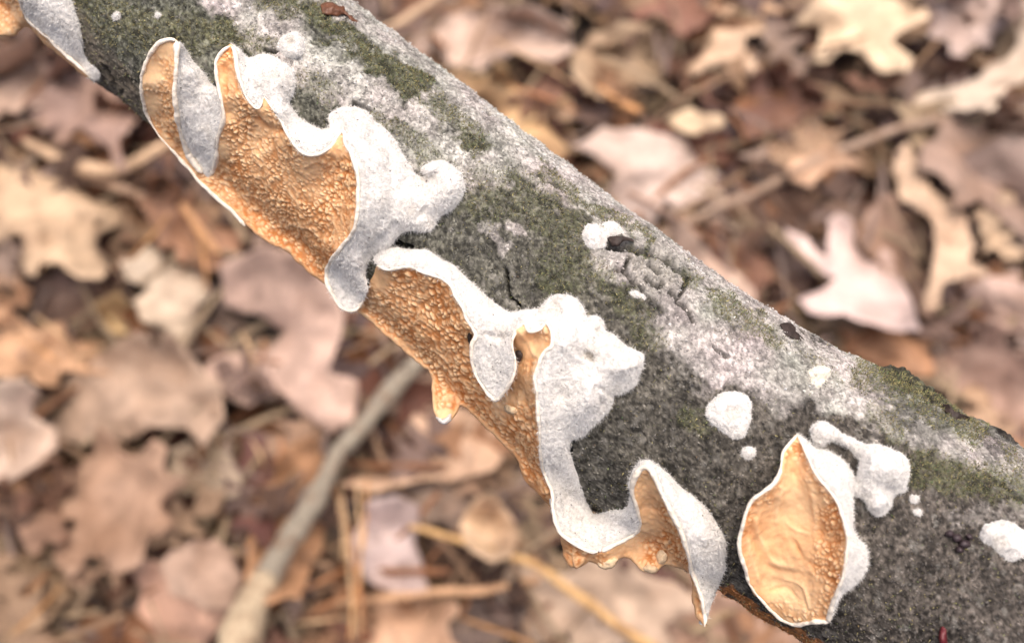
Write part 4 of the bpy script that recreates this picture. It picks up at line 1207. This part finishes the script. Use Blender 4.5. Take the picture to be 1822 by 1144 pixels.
LV = [
    ('oak_leaf', 'cream star-shaped oak leaf at the top right of the photo', 'cream star-shaped leaf', (.88, .78, .63), [(1451, -20), (1536, -34), (1575, -12), (1620, 12), (1651, 12), (1656, 32), (1605, 55), (1590, 72), (1626, 108), (1612, 130), (1566, 124), (1530, 94), (1502, 84), (1470, 112), (1441, 112), (1456, 72), (1462, 50), (1430, 52), (1414, 42), (1436, 12)], .045, (0, .1), .7, None),
    ('oak_leaf', 'beige oak leaf with long fingers, just left of the cream star-shaped leaf', 'beige long-fingered leaf', (.82, .68, .55), [(1345, -10), (1385, 30), (1390, 60), (1360, 60), (1330, 60), (1322, 88), (1352, 118), (1335, 135), (1290, 110), (1262, 120), (1225, 147), (1210, 128), (1250, 95), (1268, 50), (1300, 10)], .035, (0, 0), 1, None),
    ('curled_leaf', 'pale bone-coloured curled leaf sweeping down the upper right edge', 'bone-coloured curled leaf', (.82, .77, .70), [(1835, -20), (1808, 30), (1800, 85), (1760, 125), (1690, 150), (1646, 158), (1634, 186), (1690, 200), (1762, 192), (1808, 155), (1850, 100)], .06, (0, 0), .8, None),
    ('oak_leaf', 'broad lilac-grey leaf just above the middle of the branch', 'broad lilac-grey leaf', (.76, .68, .66), [(1016, 262), (1076, 228), (1151, 232), (1221, 252), (1233, 280), (1291, 318), (1355, 346), (1291, 362), (1231, 370), (1208, 400), (1186, 352), (1165, 405), (1131, 398), (1100, 380), (1076, 345), (1105, 305), (1061, 282)], .045, (0, .1), .7, ((1200, 380), (1300, 420))),
    ('oak_leaf', 'lilac deeply lobed oak leaf right of centre', 'lilac deeply lobed leaf', (.81, .72, .74), [(1396, 402), (1441, 425), (1462, 450), (1476, 450), (1474, 392), (1490, 380), (1513, 392), (1526, 440), (1545, 470), (1568, 443), (1590, 455), (1600, 490), (1625, 540), (1640, 588), (1600, 590), (1536, 575), (1501, 556), (1441, 560), (1418, 535), (1470, 515), (1485, 498), (1440, 460), (1410, 430)], .05, (0, 0), .6, None),
    ('curled_leaf', 'tan leaf edge rolled into a ridge at the right', 'rolled tan leaf', (.80, .67, .55), [(1591, 272), (1631, 286), (1671, 334), (1711, 366), (1731, 450), (1755, 492), (1691, 505), (1661, 545), (1640, 540), (1664, 450), (1655, 385), (1601, 350)], .06, (.1, 0), .8, ((1745, 488), (1835, 505))),
    ('broad_leaf', 'dusky pink-brown leaf tucked under the rolled tan leaf', 'dusky pink-brown leaf', (.64, .49, .42), [(1526, 375), (1600, 362), (1658, 390), (1666, 490), (1636, 545), (1601, 492), (1551, 450)], .035, (0, .2), 1, None),
    ('broad_leaf', 'large mauve-brown leaf against the right edge under the thin twig', 'mauve-brown leaf', (.62, .50, .45), [(1651, 238), (1705, 222), (1761, 208), (1840, 208), (1845, 385), (1761, 372), (1711, 350), (1661, 300)], .04, (.1, .1), 1, None),
    ('broad_leaf', 'rusty orange leaf peeking above the mossy knot of the branch', 'rusty orange leaf', (.76, .50, .32), [(1497, 600), (1530, 578), (1590, 582), (1645, 612), (1655, 650), (1610, 670), (1545, 655), (1500, 640)], .045, (0, -.2), 1, None),
    ('oak_leaf', 'pale pinkish-grey leaf with a dark slit at the top centre', 'pinkish-grey leaf', (.78, .67, .62), [(755, 70), (800, 28), (880, 6), (960, 12), (1012, 48), (1022, 92), (980, 112), (915, 90), (880, 108), (850, 128), (800, 112)], .045, (0, .1), .9, None),
    ('broad_leaf', 'yellow-ochre leaf touching the upper edge of the branch', 'yellow-ochre leaf', (.88, .68, .43), [(828, 150), (875, 122), (925, 138), (945, 190), (985, 210), (1002, 250), (965, 272), (915, 240), (880, 200), (850, 185)], .04, (0, 0), 1, None),
    ('broad_leaf', 'oval olive-tan leaf at top right of centre', 'oval olive-tan leaf', (.70, .58, .44), [(1026, 95), (1050, 62), (1150, 32), (1200, 45), (1214, 82), (1180, 130), (1110, 160), (1060, 165), (1030, 135)], .035, (0, .2), 1, None),
    ('oak_leaf', 'peach leaf spread below the maroon leaf at upper right', 'peach leaf', (.83, .64, .50), [(1355, 248), (1400, 222), (1440, 228), (1480, 262), (1535, 292), (1470, 302), (1440, 330), (1390, 318), (1318, 304), (1365, 276)], .045, (0, .1), .8, None),
    ('broad_leaf', 'maroon-brown leaf standing up below the beige long-fingered leaf', 'maroon-brown leaf', (.50, .31, .26), [(1275, 152), (1330, 138), (1385, 112), (1440, 138), (1452, 200), (1405, 232), (1340, 228), (1290, 205)], .035, (0, .35), 1.3, None),
    ('broad_leaf', 'yellow-tan crumpled leaf at the left edge', 'yellow-tan crumpled leaf', (.80, .67, .52), [(-30, 285), (50, 298), (100, 308), (165, 342), (190, 380), (186, 430), (160, 475), (100, 484), (45, 462), (40, 432), (-30, 425)], .055, (0, .1), 1.3, None),
    ('oak_leaf', 'pale greenish-white star-shaped leaf at left below the twig', 'greenish-white star leaf', (.76, .70, .61), [(212, 465), (240, 462), (262, 440), (284, 448), (282, 478), (320, 472), (365, 492), (384, 520), (352, 545), (348, 602), (325, 622), (304, 592), (278, 580), (250, 568), (240, 538), (258, 512), (222, 498)], .05, (0, 0), .7, None),
    ('oak_leaf', 'big dusty pink oak leaf below the left half of the branch', 'big dusty pink leaf', (.76, .62, .57), [(395, 475), (465, 438), (530, 450), (600, 515), (614, 560), (585, 662), (637, 680), (634, 745), (592, 772), (540, 735), (500, 702), (445, 722), (402, 705), (358, 650), (392, 630), (470, 630), (505, 592), (452, 560), (398, 545)], .055, (0, .1), .6, None),
    ('oak_leaf', 'wide taupe leaf at left with scalloped lower edge', 'wide taupe leaf', (.68, .56, .47), [(60, 705), (170, 640), (240, 590), (300, 598), (345, 640), (395, 685), (402, 740), (362, 792), (332, 758), (262, 768), (190, 792), (112, 785), (72, 762)], .045, (0, .1), .9, None),
    ('broad_leaf', 'smooth tan-brown leaf at lower left overlapping the pink star leaf', 'smooth tan-brown leaf', (.70, .53, .42), [(118, 900), (150, 800), (220, 788), (272, 800), (302, 850), (302, 900), (262, 958), (240, 992), (180, 1002), (128, 980)], .055, (.05, .1), .8, None),
    ('oak_leaf', 'salmon pink star-shaped leaf at the lower left', 'salmon star leaf', (.82, .60, .50), [(202, 980), (242, 992), (290, 1000), (330, 1030), (370, 1050), (425, 1048), (400, 1105), (350, 1165), (250, 1170), (180, 1125), (240, 1100), (252, 1052)], .045, (0, 0), .9, None),
    ('broad_leaf', 'round grey-pink leaf lying on the salmon star leaf', 'round grey-pink leaf', (.70, .56, .48), [(292, 1010), (310, 975), (360, 957), (412, 970), (437, 1010), (432, 1052), (390, 1082), (340, 1076), (303, 1050)], .065, (0, 0), .6, None),
    ('oak_leaf', 'whitish pink leaf at the left edge above the brown ones', 'whitish pink leaf', (.84, .74, .67), [(-30, 685), (50, 676), (72, 700), (62, 740), (102, 768), (108, 800), (60, 830), (0, 862), (-30, 850)], .055, (0, 0), .9, None),
    ('broad_leaf', 'brown arched leaf at the left edge under the whitish pink leaf', 'brown arched leaf', (.66, .48, .38), [(5, 855), (60, 828), (112, 848), (127, 900), (112, 952), (60, 965), (18, 920)], .04, (0, 0), 1.5, None),
    ('curled_leaf', 'long orange-brown leaf standing behind the grey-green stick', 'long orange-brown leaf', (.82, .55, .34), [(445, 1045), (455, 930), (478, 842), (528, 778), (562, 778), (582, 850), (572, 950), (545, 1035), (495, 1075)], .045, (.3, 0), 1, None),
    ('oak_leaf', 'greenish-grey ragged leaf between taupe and maroon leaves', 'greenish-grey ragged leaf', (.64, .57, .48), [(305, 805), (330, 785), (362, 800), (400, 795), (432, 850), (425, 884), (372, 892), (352, 868), (322, 882), (300, 845)], .04, (0, 0), 1, None),
    ('oak_leaf', 'tan-peach leaf under the middle of the branch', 'tan-peach leaf', (.80, .62, .48), [(598, 862), (700, 838), (758, 782), (800, 725), (850, 738), (912, 790), (882, 832), (820, 852), (740, 856), (660, 876)], .05, (0, .1), .9, None),
    ('oak_leaf', 'bluish-lilac leaf right of the grey-green stick', 'bluish-lilac leaf', (.73, .66, .69), [(632, 945), (658, 892), (700, 878), (745, 902), (742, 960), (764, 1050), (725, 1062), (662, 1035), (622, 1002)], .045, (.1, 0), .9, None),
    ('broad_leaf', 'peach leaf at the bottom edge right of the stick', 'bottom peach leaf', (.80, .60, .46), [(600, 1075), (650, 1052), (720, 1048), (790, 1075), (800, 1165), (600, 1170)], .035, (0, 0), 1.2, None),
    ('curled_leaf', 'small cream cupped leaf beside the straw stem', 'small cream cupped leaf', (.86, .72, .56), [(820, 932), (848, 890), (890, 888), (922, 930), (912, 982), (872, 994), (832, 972)], .055, (0, 0), 1.6, None),
    ('broad_leaf', 'grey-beige leaf below the hanging shell fungus', 'grey-beige leaf', (.74, .64, .55), [(895, 1012), (1000, 1008), (1100, 988), (1185, 1038), (1205, 1115), (1100, 1165), (950, 1110)], .05, (0, 0), .8, None),
    ('broad_leaf', 'plain pinkish-brown leaf at the right edge beside the branch knot', 'pinkish-brown leaf by the knot', (.68, .53, .48), [(1665, 625), (1760, 600), (1845, 640), (1850, 880), (1770, 800), (1690, 710)], .045, (0, 0), .7, None),
    ('broad_leaf', 'deep maroon leaf in the gap under the ear-shaped fungus', 'deep maroon leaf', (.42, .22, .18), [(185, 158), (235, 185), (295, 238), (352, 300), (300, 312), (240, 285), (195, 225)], .03, (0, .2), 1, None),
    ('broad_leaf', 'small wine-red leaf between ragged grey leaf and orange leaf', 'wine-red leaf', (.45, .23, .22), [(425, 805), (480, 788), (525, 812), (500, 890), (470, 960), (430, 940), (440, 880)], .03, (0, 0), 1, None),
    ('broad_leaf', 'pale pink leaf below the corner fungus at upper left', 'pale pink corner leaf', (.78, .66, .60), [(-30, 110), (50, 72), (92, 100), (84, 160), (30, 195), (-30, 200)], .045, (0, 0), 1, None),
    ('broad_leaf', 'mauve leaf hanging over the tan twig at upper left', 'mauve leaf at upper left', (.64, .50, .46), [(88, 112), (165, 125), (205, 180), (225, 262), (200, 285), (160, 235), (110, 250), (62, 205)], .04, (0, .1), 1.2, None),
    ('broad_leaf', 'purplish-brown leaf below the yellow-tan crumpled one', 'purplish-brown leaf', (.54, .41, .36), [(-30, 490), (100, 488), (182, 500), (190, 560), (120, 598), (-30, 590)], .03, (0, 0), 1, None),
    ('broad_leaf', 'orange-tan ribbed leaf at the left edge', 'orange-tan ribbed leaf', (.80, .58, .40), [(-30, 575), (60, 570), (150, 600), (205, 640), (150, 672), (70, 670), (-30, 660)], .04, (0, 0), 1, None),
    ('broad_leaf', 'reddish leaf at the top edge right of centre', 'reddish top-edge leaf', (.56, .33, .26), [(1090, -40), (1250, -40), (1268, 40), (1230, 66), (1170, 30), (1110, 30)], .04, (0, .1), 1, None),
    ('broad_leaf', 'pale lilac leaf between the cream star and bone-coloured leaves', 'pale lilac upper right leaf', (.72, .64, .64), [(1660, 25), (1720, -10), (1770, -5), (1775, 60), (1715, 95), (1680, 80)], .035, (0, 0), 1, None),
    ('broad_leaf', 'cream-beige leaf at the right edge under the mauve-brown one', 'cream-beige right edge leaf', (.77, .65, .53), [(1738, 395), (1790, 345), (1850, 330), (1850, 440), (1775, 462)], .04, (0, 0), 1, None),
    ('broad_leaf', 'lilac-pink leaf at the right edge above a dark gap', 'lilac-pink right edge leaf', (.74, .62, .60), [(1685, 545), (1720, 505), (1800, 500), (1850, 540), (1840, 600), (1770, 575)], .04, (0, 0), 1, None),
    ('broad_leaf', 'warm brown leaf crossed by the green-grey twig right of centre', 'warm brown centre-right leaf', (.60, .43, .34), [(1282, 352), (1380, 330), (1462, 352), (1440, 412), (1390, 450), (1320, 432)], .03, (0, 0), 1, None),
    ('broad_leaf', 'chestnut leaf hidden right of the knot scar', 'chestnut leaf', (.52, .32, .25), [(1270, 415), (1345, 440), (1370, 500), (1320, 545), (1270, 500)], .03, (0, 0), 1, None),
    ('curled_leaf', 'narrow pale pink curled leaf just above the knot scar', 'narrow pale pink leaf', (.76, .64, .58), [(1192, 382), (1232, 402), (1290, 470), (1330, 520), (1330, 560), (1275, 520), (1215, 450)], .05, (0, 0), 1, None),
    ('curled_leaf', 'bright straw-yellow leaf sliver above the broad lilac-grey leaf', 'straw-yellow sliver', (.84, .74, .58), [(1182, 205), (1230, 195), (1275, 200), (1278, 226), (1230, 232), (1196, 230)], .05, (0, 0), .7, None),
    ('broad_leaf', 'rust-brown leaf under the left end of the largest fungus', 'rust-brown leaf', (.66, .43, .30), [(255, 335), (320, 330), (385, 395), (425, 450), (370, 470), (300, 440)], .035, (0, 0), 1, None),
    ('oak_leaf', 'beige leaf at the bottom left corner', 'beige corner leaf', (.76, .62, .46), [(-30, 985), (50, 975), (110, 1000), (130, 1060), (80, 1110), (-30, 1165)], .04, (0, 0), 1.2, None),
    ('broad_leaf', 'pink-tan leaf at the bottom edge below the branch', 'bottom pink-tan leaf', (.74, .57, .48), [(1195, 1080), (1260, 1050), (1330, 1075), (1400, 1120), (1420, 1170), (1200, 1170)], .04, (0, 0), 1, None),
    ('broad_leaf', 'mauve-red leaf behind the pointed tip of the hanging shell', 'mauve-red leaf', (.52, .34, .32), [(1125, 1000), (1230, 1010), (1300, 1040), (1290, 1090), (1200, 1070), (1140, 1040)], .035, (0, 0), 1, None),
    ('broad_leaf', 'grey-mauve leaf between tan-peach and bluish-lilac leaves', 'grey-mauve leaf', (.66, .56, .50), [(690, 868), (790, 850), (850, 870), (850, 930), (790, 950), (730, 910)], .035, (0, 0), 1, None),
    ('broad_leaf', 'peach leaf under the pointed left spike of the central fungus', 'peach leaf under the spike', (.80, .64, .53), [(690, 700), (740, 660), (800, 700), (830, 750), (790, 790), (720, 770)], .035, (0, 0), 1, None),
    ('curled_leaf', 'yellow scrap of leaf below the greenish-white star leaf', 'yellow leaf scrap', (.82, .66, .38), [(175, 545), (215, 530), (235, 560), (220, 600), (185, 590)], .045, (0, 0), 1, None),
]
for row in LV:
    hero_leaf(*row)

# ---- filler leaves: a few cut shapes, each leaf its own object
def oak_outline(nl, depth, w):
    pts = []
    for side in (1, -1):
        seq = []
        for k in range(nl):
            t0 = .12 + .76 * k / nl; t1 = .12 + .76 * (k + .5) / nl
            env = math.sin(math.pi * (0.15 + .8 * (k + .5) / nl)) * w
            seq.append((side * env * (1 - depth) * .5 + side * .02, t0 - .02))
            seq.append((side * env, t1 + .05 + random.uniform(-.03, .03)))
            seq.append((side * env * .92, t1 + .09))
        pts.append(seq)
    return [(0.015, 0)] + pts[0] + [(0.03, .97), (0, 1.0), (-.03, .97)] + pts[1][::-1] + [(-.015, 0)]


def oval_outline(w):
    r = []
    for k in range(15):
        t = k / 15 * 2 * math.pi
        r.append((w * math.sin(t) * (1 + .08 * math.sin(5 * t)), .5 - .5 * math.cos(t)))
    return r


SHAPES = []
for k in range(12):
    random.seed(50 + k)
    O = oak_outline(random.choice((3, 3, 4)), random.uniform(.65, .92), random.uniform(.28, .38)) if k < 10 else oval_outline(random.uniform(.2, .3))
    poly = catmull(np.array(O), .05, closed=True)[:, :2]
    poly = poly + .03 * np.stack([fbm(np.stack([poly[:, 0] * 8, poly[:, 1] * 8, poly[:, 0] * 0 + k + q_], -1), 660, 3) for q_ in (0, 5)], -1)
    V2, T = fill_poly(poly, .055)
    T = ccw(V2, np.array([t for t in T if len(t) == 3]))
    y = V2[:, 1] - .5; x = V2[:, 0]
    c1, c2 = random.uniform(-.9, 1.1), random.uniform(-.6, 1.4)
    z = c1 * y * y + c2 * x * x + .16 * fbm(np.stack([x * 4, y * 4, x * 0 + k], -1), 700, 3) - .02 * np.exp(-(np.abs(x) / .02) ** 2) + .008 * np.sin((y + np.abs(x)) * 60)
    P = np.stack([x, y, z], -1)
    V, Fc = leaf_solid(V2, T, P, 1, .006)
    nm = 'oak_leaf' if k < 10 else 'broad_leaf'
    me = bpy.data.meshes.new(nm)
    me.from_pydata(V.tolist(), [], Fc)
    me.polygons.foreach_set('use_smooth', [True] * len(me.polygons))
    me.materials.append(M_LEAF)
    SHAPES.append((nm, me, V, Fc))
PAL = [('tan', (.74, .58, .44)), ('dark brown', (.40, .27, .21)), ('reddish brown', (.55, .34, .26)), ('pinkish grey', (.70, .59, .54)), ('pale beige', (.80, .68, .54)), ('dull mauve', (.56, .44, .42)),
       ('orange brown', (.70, .46, .29)), ('chocolate', (.33, .22, .18)), ('light brown', (.64, .48, .37))]
random.seed(99)
used = set()


def rel_label(px, py, cname, kind):
    hs = sorted(HERO, key=lambda h: (h[1][0] - px) ** 2 + (h[1][1] - py) ** 2)
    for h in hs[:3]:
        dx, dy = px - h[1][0], py - h[1][1]
        if abs(dx) > 1.7 * abs(dy): w = 'right of' if dx > 0 else 'left of'
        elif abs(dy) > 1.7 * abs(dx): w = 'below' if dy > 0 else 'above'
        else: w = ('lower' if dy > 0 else 'upper') + ' ' + ('right of' if dx > 0 else 'left of')
        s = '%s %s half hidden %s the %s' % (cname, kind, w, h[0])
        if s not in used:
            used.add(s)
            return s
    return None


n_fill = 0
for i in range(350):
    upper = i >= 255
    px, py = random.uniform(-60, 1880), random.uniform(-60, 1200)
    nm, me, V, Fc = random.choice(SHAPES[:10] if upper else SHAPES)
    cname, cc = random.choice(PAL)
    if upper and min(math.hypot(px - qx, py - qy) for qx, qy in ((1520, 490), (1540, 50), (500, 610), (1180, 310), (310, 530), (1680, 400), (1760, 140))) < 120:
        continue
    # leaves wholly behind the branch are not needed
    kb = np.argmin(((axpx[:, :2] - [px, py]) ** 2).sum(1))
    if np.hypot(*(axpx[kb, :2] - [px, py])) < axpx[kb, 2] * .75:
        continue
    lab = rel_label(px, py, cname, 'oak leaf' if nm == 'oak_leaf' else 'broad leaf')
    if lab is None:
        continue
    o = bpy.data.objects.new(nm, me)
    COL.objects.link(o)
    s = random.uniform(.055, .10) if not upper else random.uniform(.04, .065)
    z = random.uniform(.004, .022) if not upper else random.uniform(.045, .06)
    g = on_ground(np.array([px]), np.array([py]), z)[0]
    rz = random.uniform(0, 2 * math.pi)
    o.rotation_euler = (random.uniform(-.6, .6), random.uniform(-.6, .6), rz)
    o.scale = (s, s, s)
    off = Matrix.Rotation(rz, 3, 'Z') @ Vector((0, s * .5, 0))
    o.location = Vector(g) - off
    j = random.uniform(.85, 1.12)
    o.color = (*srgb(*dusty([min(1, v * j) for v in cc])), 1)
    tag(o, lab, 'leaf', 'fallen leaves on the forest floor')
    n_fill += 1
print('filler leaves', n_fill)


def litter():
    """the countless half-buried leaves and needles beneath: one mass"""
    random.seed(5)
    mats = []
    for i, (_, c) in enumerate(PAL[:7]):
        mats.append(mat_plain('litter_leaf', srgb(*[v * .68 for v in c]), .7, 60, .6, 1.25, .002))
    Vs, Fs, Mi = [], [], []
    base = 0
    for i in range(2700):
        inner = i < 800
        if inner:
            g = on_ground(np.array([random.uniform(-350, 2170)]), np.array([random.uniform(-350, 1500)]))[0]
        else:
            r = .3 + 1.9 * random.random() ** 1.3; a = random.uniform(0, 2 * math.pi)
            g = np.array([r * math.cos(a), .3 + r * math.sin(a), 0])
        nm, me, V, Fc = random.choice(SHAPES)
        h = len(V) // 2
        s = random.uniform(.05, .10)
        R = Matrix.Rotation(random.uniform(0, 6.28), 3, 'Z') @ Matrix.Rotation(random.uniform(-.5, .5), 3, 'X') @ Matrix.Rotation(random.uniform(-.4, .4), 3, 'Y')
        P = (V[:h] - [0, .5, 0]) * s @ np.array(R).T + [g[0], g[1], random.uniform(-.006, .012) if inner else random.uniform(0, .03)]
        tri = [f for f in Fc if len(f) == 3 and max(f) < h]
        Vs.append(P); Fs += [[x + base for x in f] for f in tri]; base += h
        Mi += [random.randrange(7)] * len(tri)
    for i in range(900):      # needles, stalks and shreds
        g = on_ground(np.array([random.uniform(-100, 1920)]), np.array([random.uniform(-100, 1240)]))[0]
        g[2] = random.uniform(.025, .05)
        a = random.uniform(0, 6.28); L = random.uniform(.012, .045); w = random.uniform(.0006, .0022)
        d = np.array([math.cos(a), math.sin(a), random.uniform(-.3, .3)]) * L
        n_ = np.array([-math.sin(a), math.cos(a), random.uniform(-.5, .5)]) * w
        up = np.array([0, 0, w])
        bend = np.array([random.uniform(-.15, .15) * L, random.uniform(-.15, .15) * L, .1 * L])
        sec = [g - d, g + bend, g + d]
        Vs.append(np.array([q for c_ in sec for q in (c_ - n_, c_ + up, c_ + n_)]))
        for k in (0, 3):
            Fs += [[base + k, base + k + 1, base + k + 4], [base + k, base + k + 4, base + k + 3], [base + k + 1, base + k + 2, base + k + 5], [base + k + 1, base + k + 5, base + k + 4]]
        base += 9
        Mi += [random.choice((0, 4, 6, 4, 3))] * 8
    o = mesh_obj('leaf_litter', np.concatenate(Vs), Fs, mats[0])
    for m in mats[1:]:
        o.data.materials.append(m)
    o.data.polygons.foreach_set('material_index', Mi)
    tag(o, 'bed of half-buried brown leaves covering the forest floor', 'leaf litter', kind='stuff')


litter()


# ---- twigs, stems, needles
def twig(name, label, pts, colr, cat, group=None, wob=.0035, ends=None):
    """pts: (px, py, height over ground m, radius m)"""
    C = catmull(np.array(pts, float), 14)
    P = on_ground_var(C[:, :2], C[:, 2])
    r = C[:, 3] * (1 + .3 * fbm(P * 90, 800, 3) + .25 * np.exp(-((np.arange(len(C)) % 17) - 8.0) ** 2 / 2))
    P = P + np.stack([fbm(P * 30, 801, 2), fbm(P * 30, 802, 2), fbm(P * 30, 803, 2)], -1) * wob
    T = np.gradient(P, axis=0); T /= np.linalg.norm(T, axis=1, keepdims=True)
    a = np.cross(T, [0, 0, 1.0]); a /= np.linalg.norm(a, axis=1, keepdims=True); b = np.cross(T, a)
    ns = 10; th = np.linspace(0, 2 * math.pi, ns, endpoint=False)
    V = (P[:, None] + (a[:, None] * np.cos(th)[None, :, None] + b[:, None] * np.sin(th)[None, :, None]) * r[:, None, None]).reshape(-1, 3)
    n = len(P)
    Fs = ring_faces(n, ns).tolist() + [list(range(ns))[::-1], [(n - 1) * ns + j for j in range(ns)]]
    o = mesh_obj(name, V, Fs, M_TWIG)
    o.color = (*srgb(*colr), 1)
    tag(o, label, cat, group)
    return o


TW = 'twigs lying among the leaves'
st = twig('stick', 'blurred grey-green stick slanting up from the bottom edge to the branch', [(770, 600, .05, .0070), (740, 645, .055, .0054), (690, 700, .06, .0056), (620, 790, .07, .0058), (560, 885, .08, .0062), (500, 985, .09, .0070), (470, 1040, .095, .0074)], (.56, .52, .46), 'stick', TW)
sp2 = twig('peeled_end', 'bare cream wood', [(476, 1028, .094, .0079), (455, 1070, .10, .0094), (430, 1130, .11, .0100), (400, 1220, .12, .0103)], (.74, .66, .55), None)
for kx in ('category', 'group'):
    if kx in sp2: del sp2[kx]
sp2.parent = st
twig('twig', 'tan twig lying left to right under the ear-shaped fungus', [(40, 250, .04, .0022), (110, 285, .05, .0045), (180, 305, .055, .0055), (240, 285, .055, .0042), (300, 255, .05, .0038), (340, 240, .045, .003)], (.78, .66, .54), 'twig', TW)
twig('twig', 'short pale twig crossing the tan twig at left', [(100, 330, .04, .0025), (170, 320, .045, .003), (250, 350, .045, .003), (300, 380, .04, .0022)], (.66, .55, .46), 'twig', TW)
twig('twig', 'thin grey-brown twig slanting across the upper right leaves', [(1120, 440, .05, .0022), (1200, 410, .05, .0026), (1330, 350, .055, .003), (1480, 275, .06, .0030), (1600, 232, .06, .0028), (1700, 205, .06, .0028), (1850, 190, .055, .0026)], (.62, .53, .46), 'twig', TW)
twig('straw_stem', 'straw-coloured stem slanting down from the small cream cupped leaf', [(728, 938, .075, .0016), (800, 962, .075, .0018), (900, 985, .07, .0022), (960, 1010, .07, .0028), (1060, 1080, .07, .003), (1180, 1160, .065, .003), (1240, 1200, .06, .003)], (.80, .64, .44), 'stem', TW)
twig('twig', 'pale horizontal twig near the bottom edge', [(600, 1075, .05, .0018), (720, 1060, .055, .0022), (860, 1050, .055, .0024), (960, 1030, .05, .0018)], (.78, .62, .48), 'twig', TW)
twig('twig', 'pale diagonal twig above the yellow-ochre leaf', [(640, 70, .05, .0022), (700, 50, .055, .003), (760, 10, .055, .0032), (800, -30, .05, .003)], (.74, .63, .52), 'twig', TW)
twig('twig', 'short tan stem left of the oval olive-tan leaf', [(1060, 140, .05, .002), (1090, 180, .055, .0028), (1140, 195, .05, .0022)], (.86, .64, .44), 'twig', TW)
twig('twig', 'thin pale twig between yellow-ochre and broad lilac-grey leaves', [(900, 245, .045, .0018), (950, 215, .05, .0022), (1010, 170, .045, .0016)], (.74, .63, .48), 'twig', TW)
twig('twig', 'dark bent twig below the largest fungus at left', [(290, 410, .04, .0016), (340, 440, .045, .002), (400, 480, .04, .0016), (440, 500, .035, .0014)], (.60, .45, .34), 'twig', TW)
twig('twig', 'light tan twig slanting between rust-brown leaf and the branch', [(305, 345, .05, .0025), (350, 400, .05, .003), (390, 450, .05, .002)], (.76, .58, .42), 'twig', TW)
twig('twig', 'faint olive twig at the right edge lower corner of the leaves', [(1230, 1120, .05, .0016), (1320, 1080, .05, .0018), (1420, 1060, .045, .0016)], (.66, .58, .46), 'twig', TW)
nd = [('leaf_tip', (430, 590), (455, 660)), ('', (470, 600), (462, 650)), ('', (445, 780), (470, 830)), ('', (500, 770), (492, 830)), ('', (605, 860), (630, 1140)), ('', (635, 850), (640, 1130)), ('', (600, 880), (610, 1000)),
      ('', (655, 850), (620, 1144)), ('', (520, 1060), (620, 1010)), ('', (540, 1100), (640, 1040)), ('', (520, 1110), (600, 1100)), ('', (60, 560), (130, 620)), ('', (30, 600), (110, 650)), ('', (350, 400), (370, 520)), ('', (880, 70), (1020, 150)), ('', (900, 150), (1030, 200)),
      ('', (620, 940), (650, 1144)), ('', (230, 460), (300, 380)), ('', (1300, 200), (1330, 260)), ('', (40, 1060), (90, 1010)), ('', (20, 1130), (110, 1040)), ('', (820, 1100), (960, 1150))]
for i, (_, a, b) in enumerate(nd):
    hs = sorted(HERO, key=lambda h: ((h[1] - (np.array(a) + b) / 2) ** 2).sum())
    lab = None
    for h in hs:
        for w in ('beside', 'across', 'at the far end of'):
            s_ = 'thin dry pine needle %s the %s' % ('beside' if w == 'beside' else 'close to', h[0])
            if s_ not in used:
                lab = s_
                break
        if lab: break
    used.add(lab)
    twig('pine_needle', lab, [(a[0], a[1], .06, .0006), ((a[0] + b[0]) / 2 + 4, (a[1] + b[1]) / 2, .068, .0009), (b[0], b[1], .06, .0006)], random.choice([(.78, .58, .38), (.70, .48, .32), (.84, .70, .54)]), 'pine needle', 'dry pine needles among the leaves', wob=.0008)
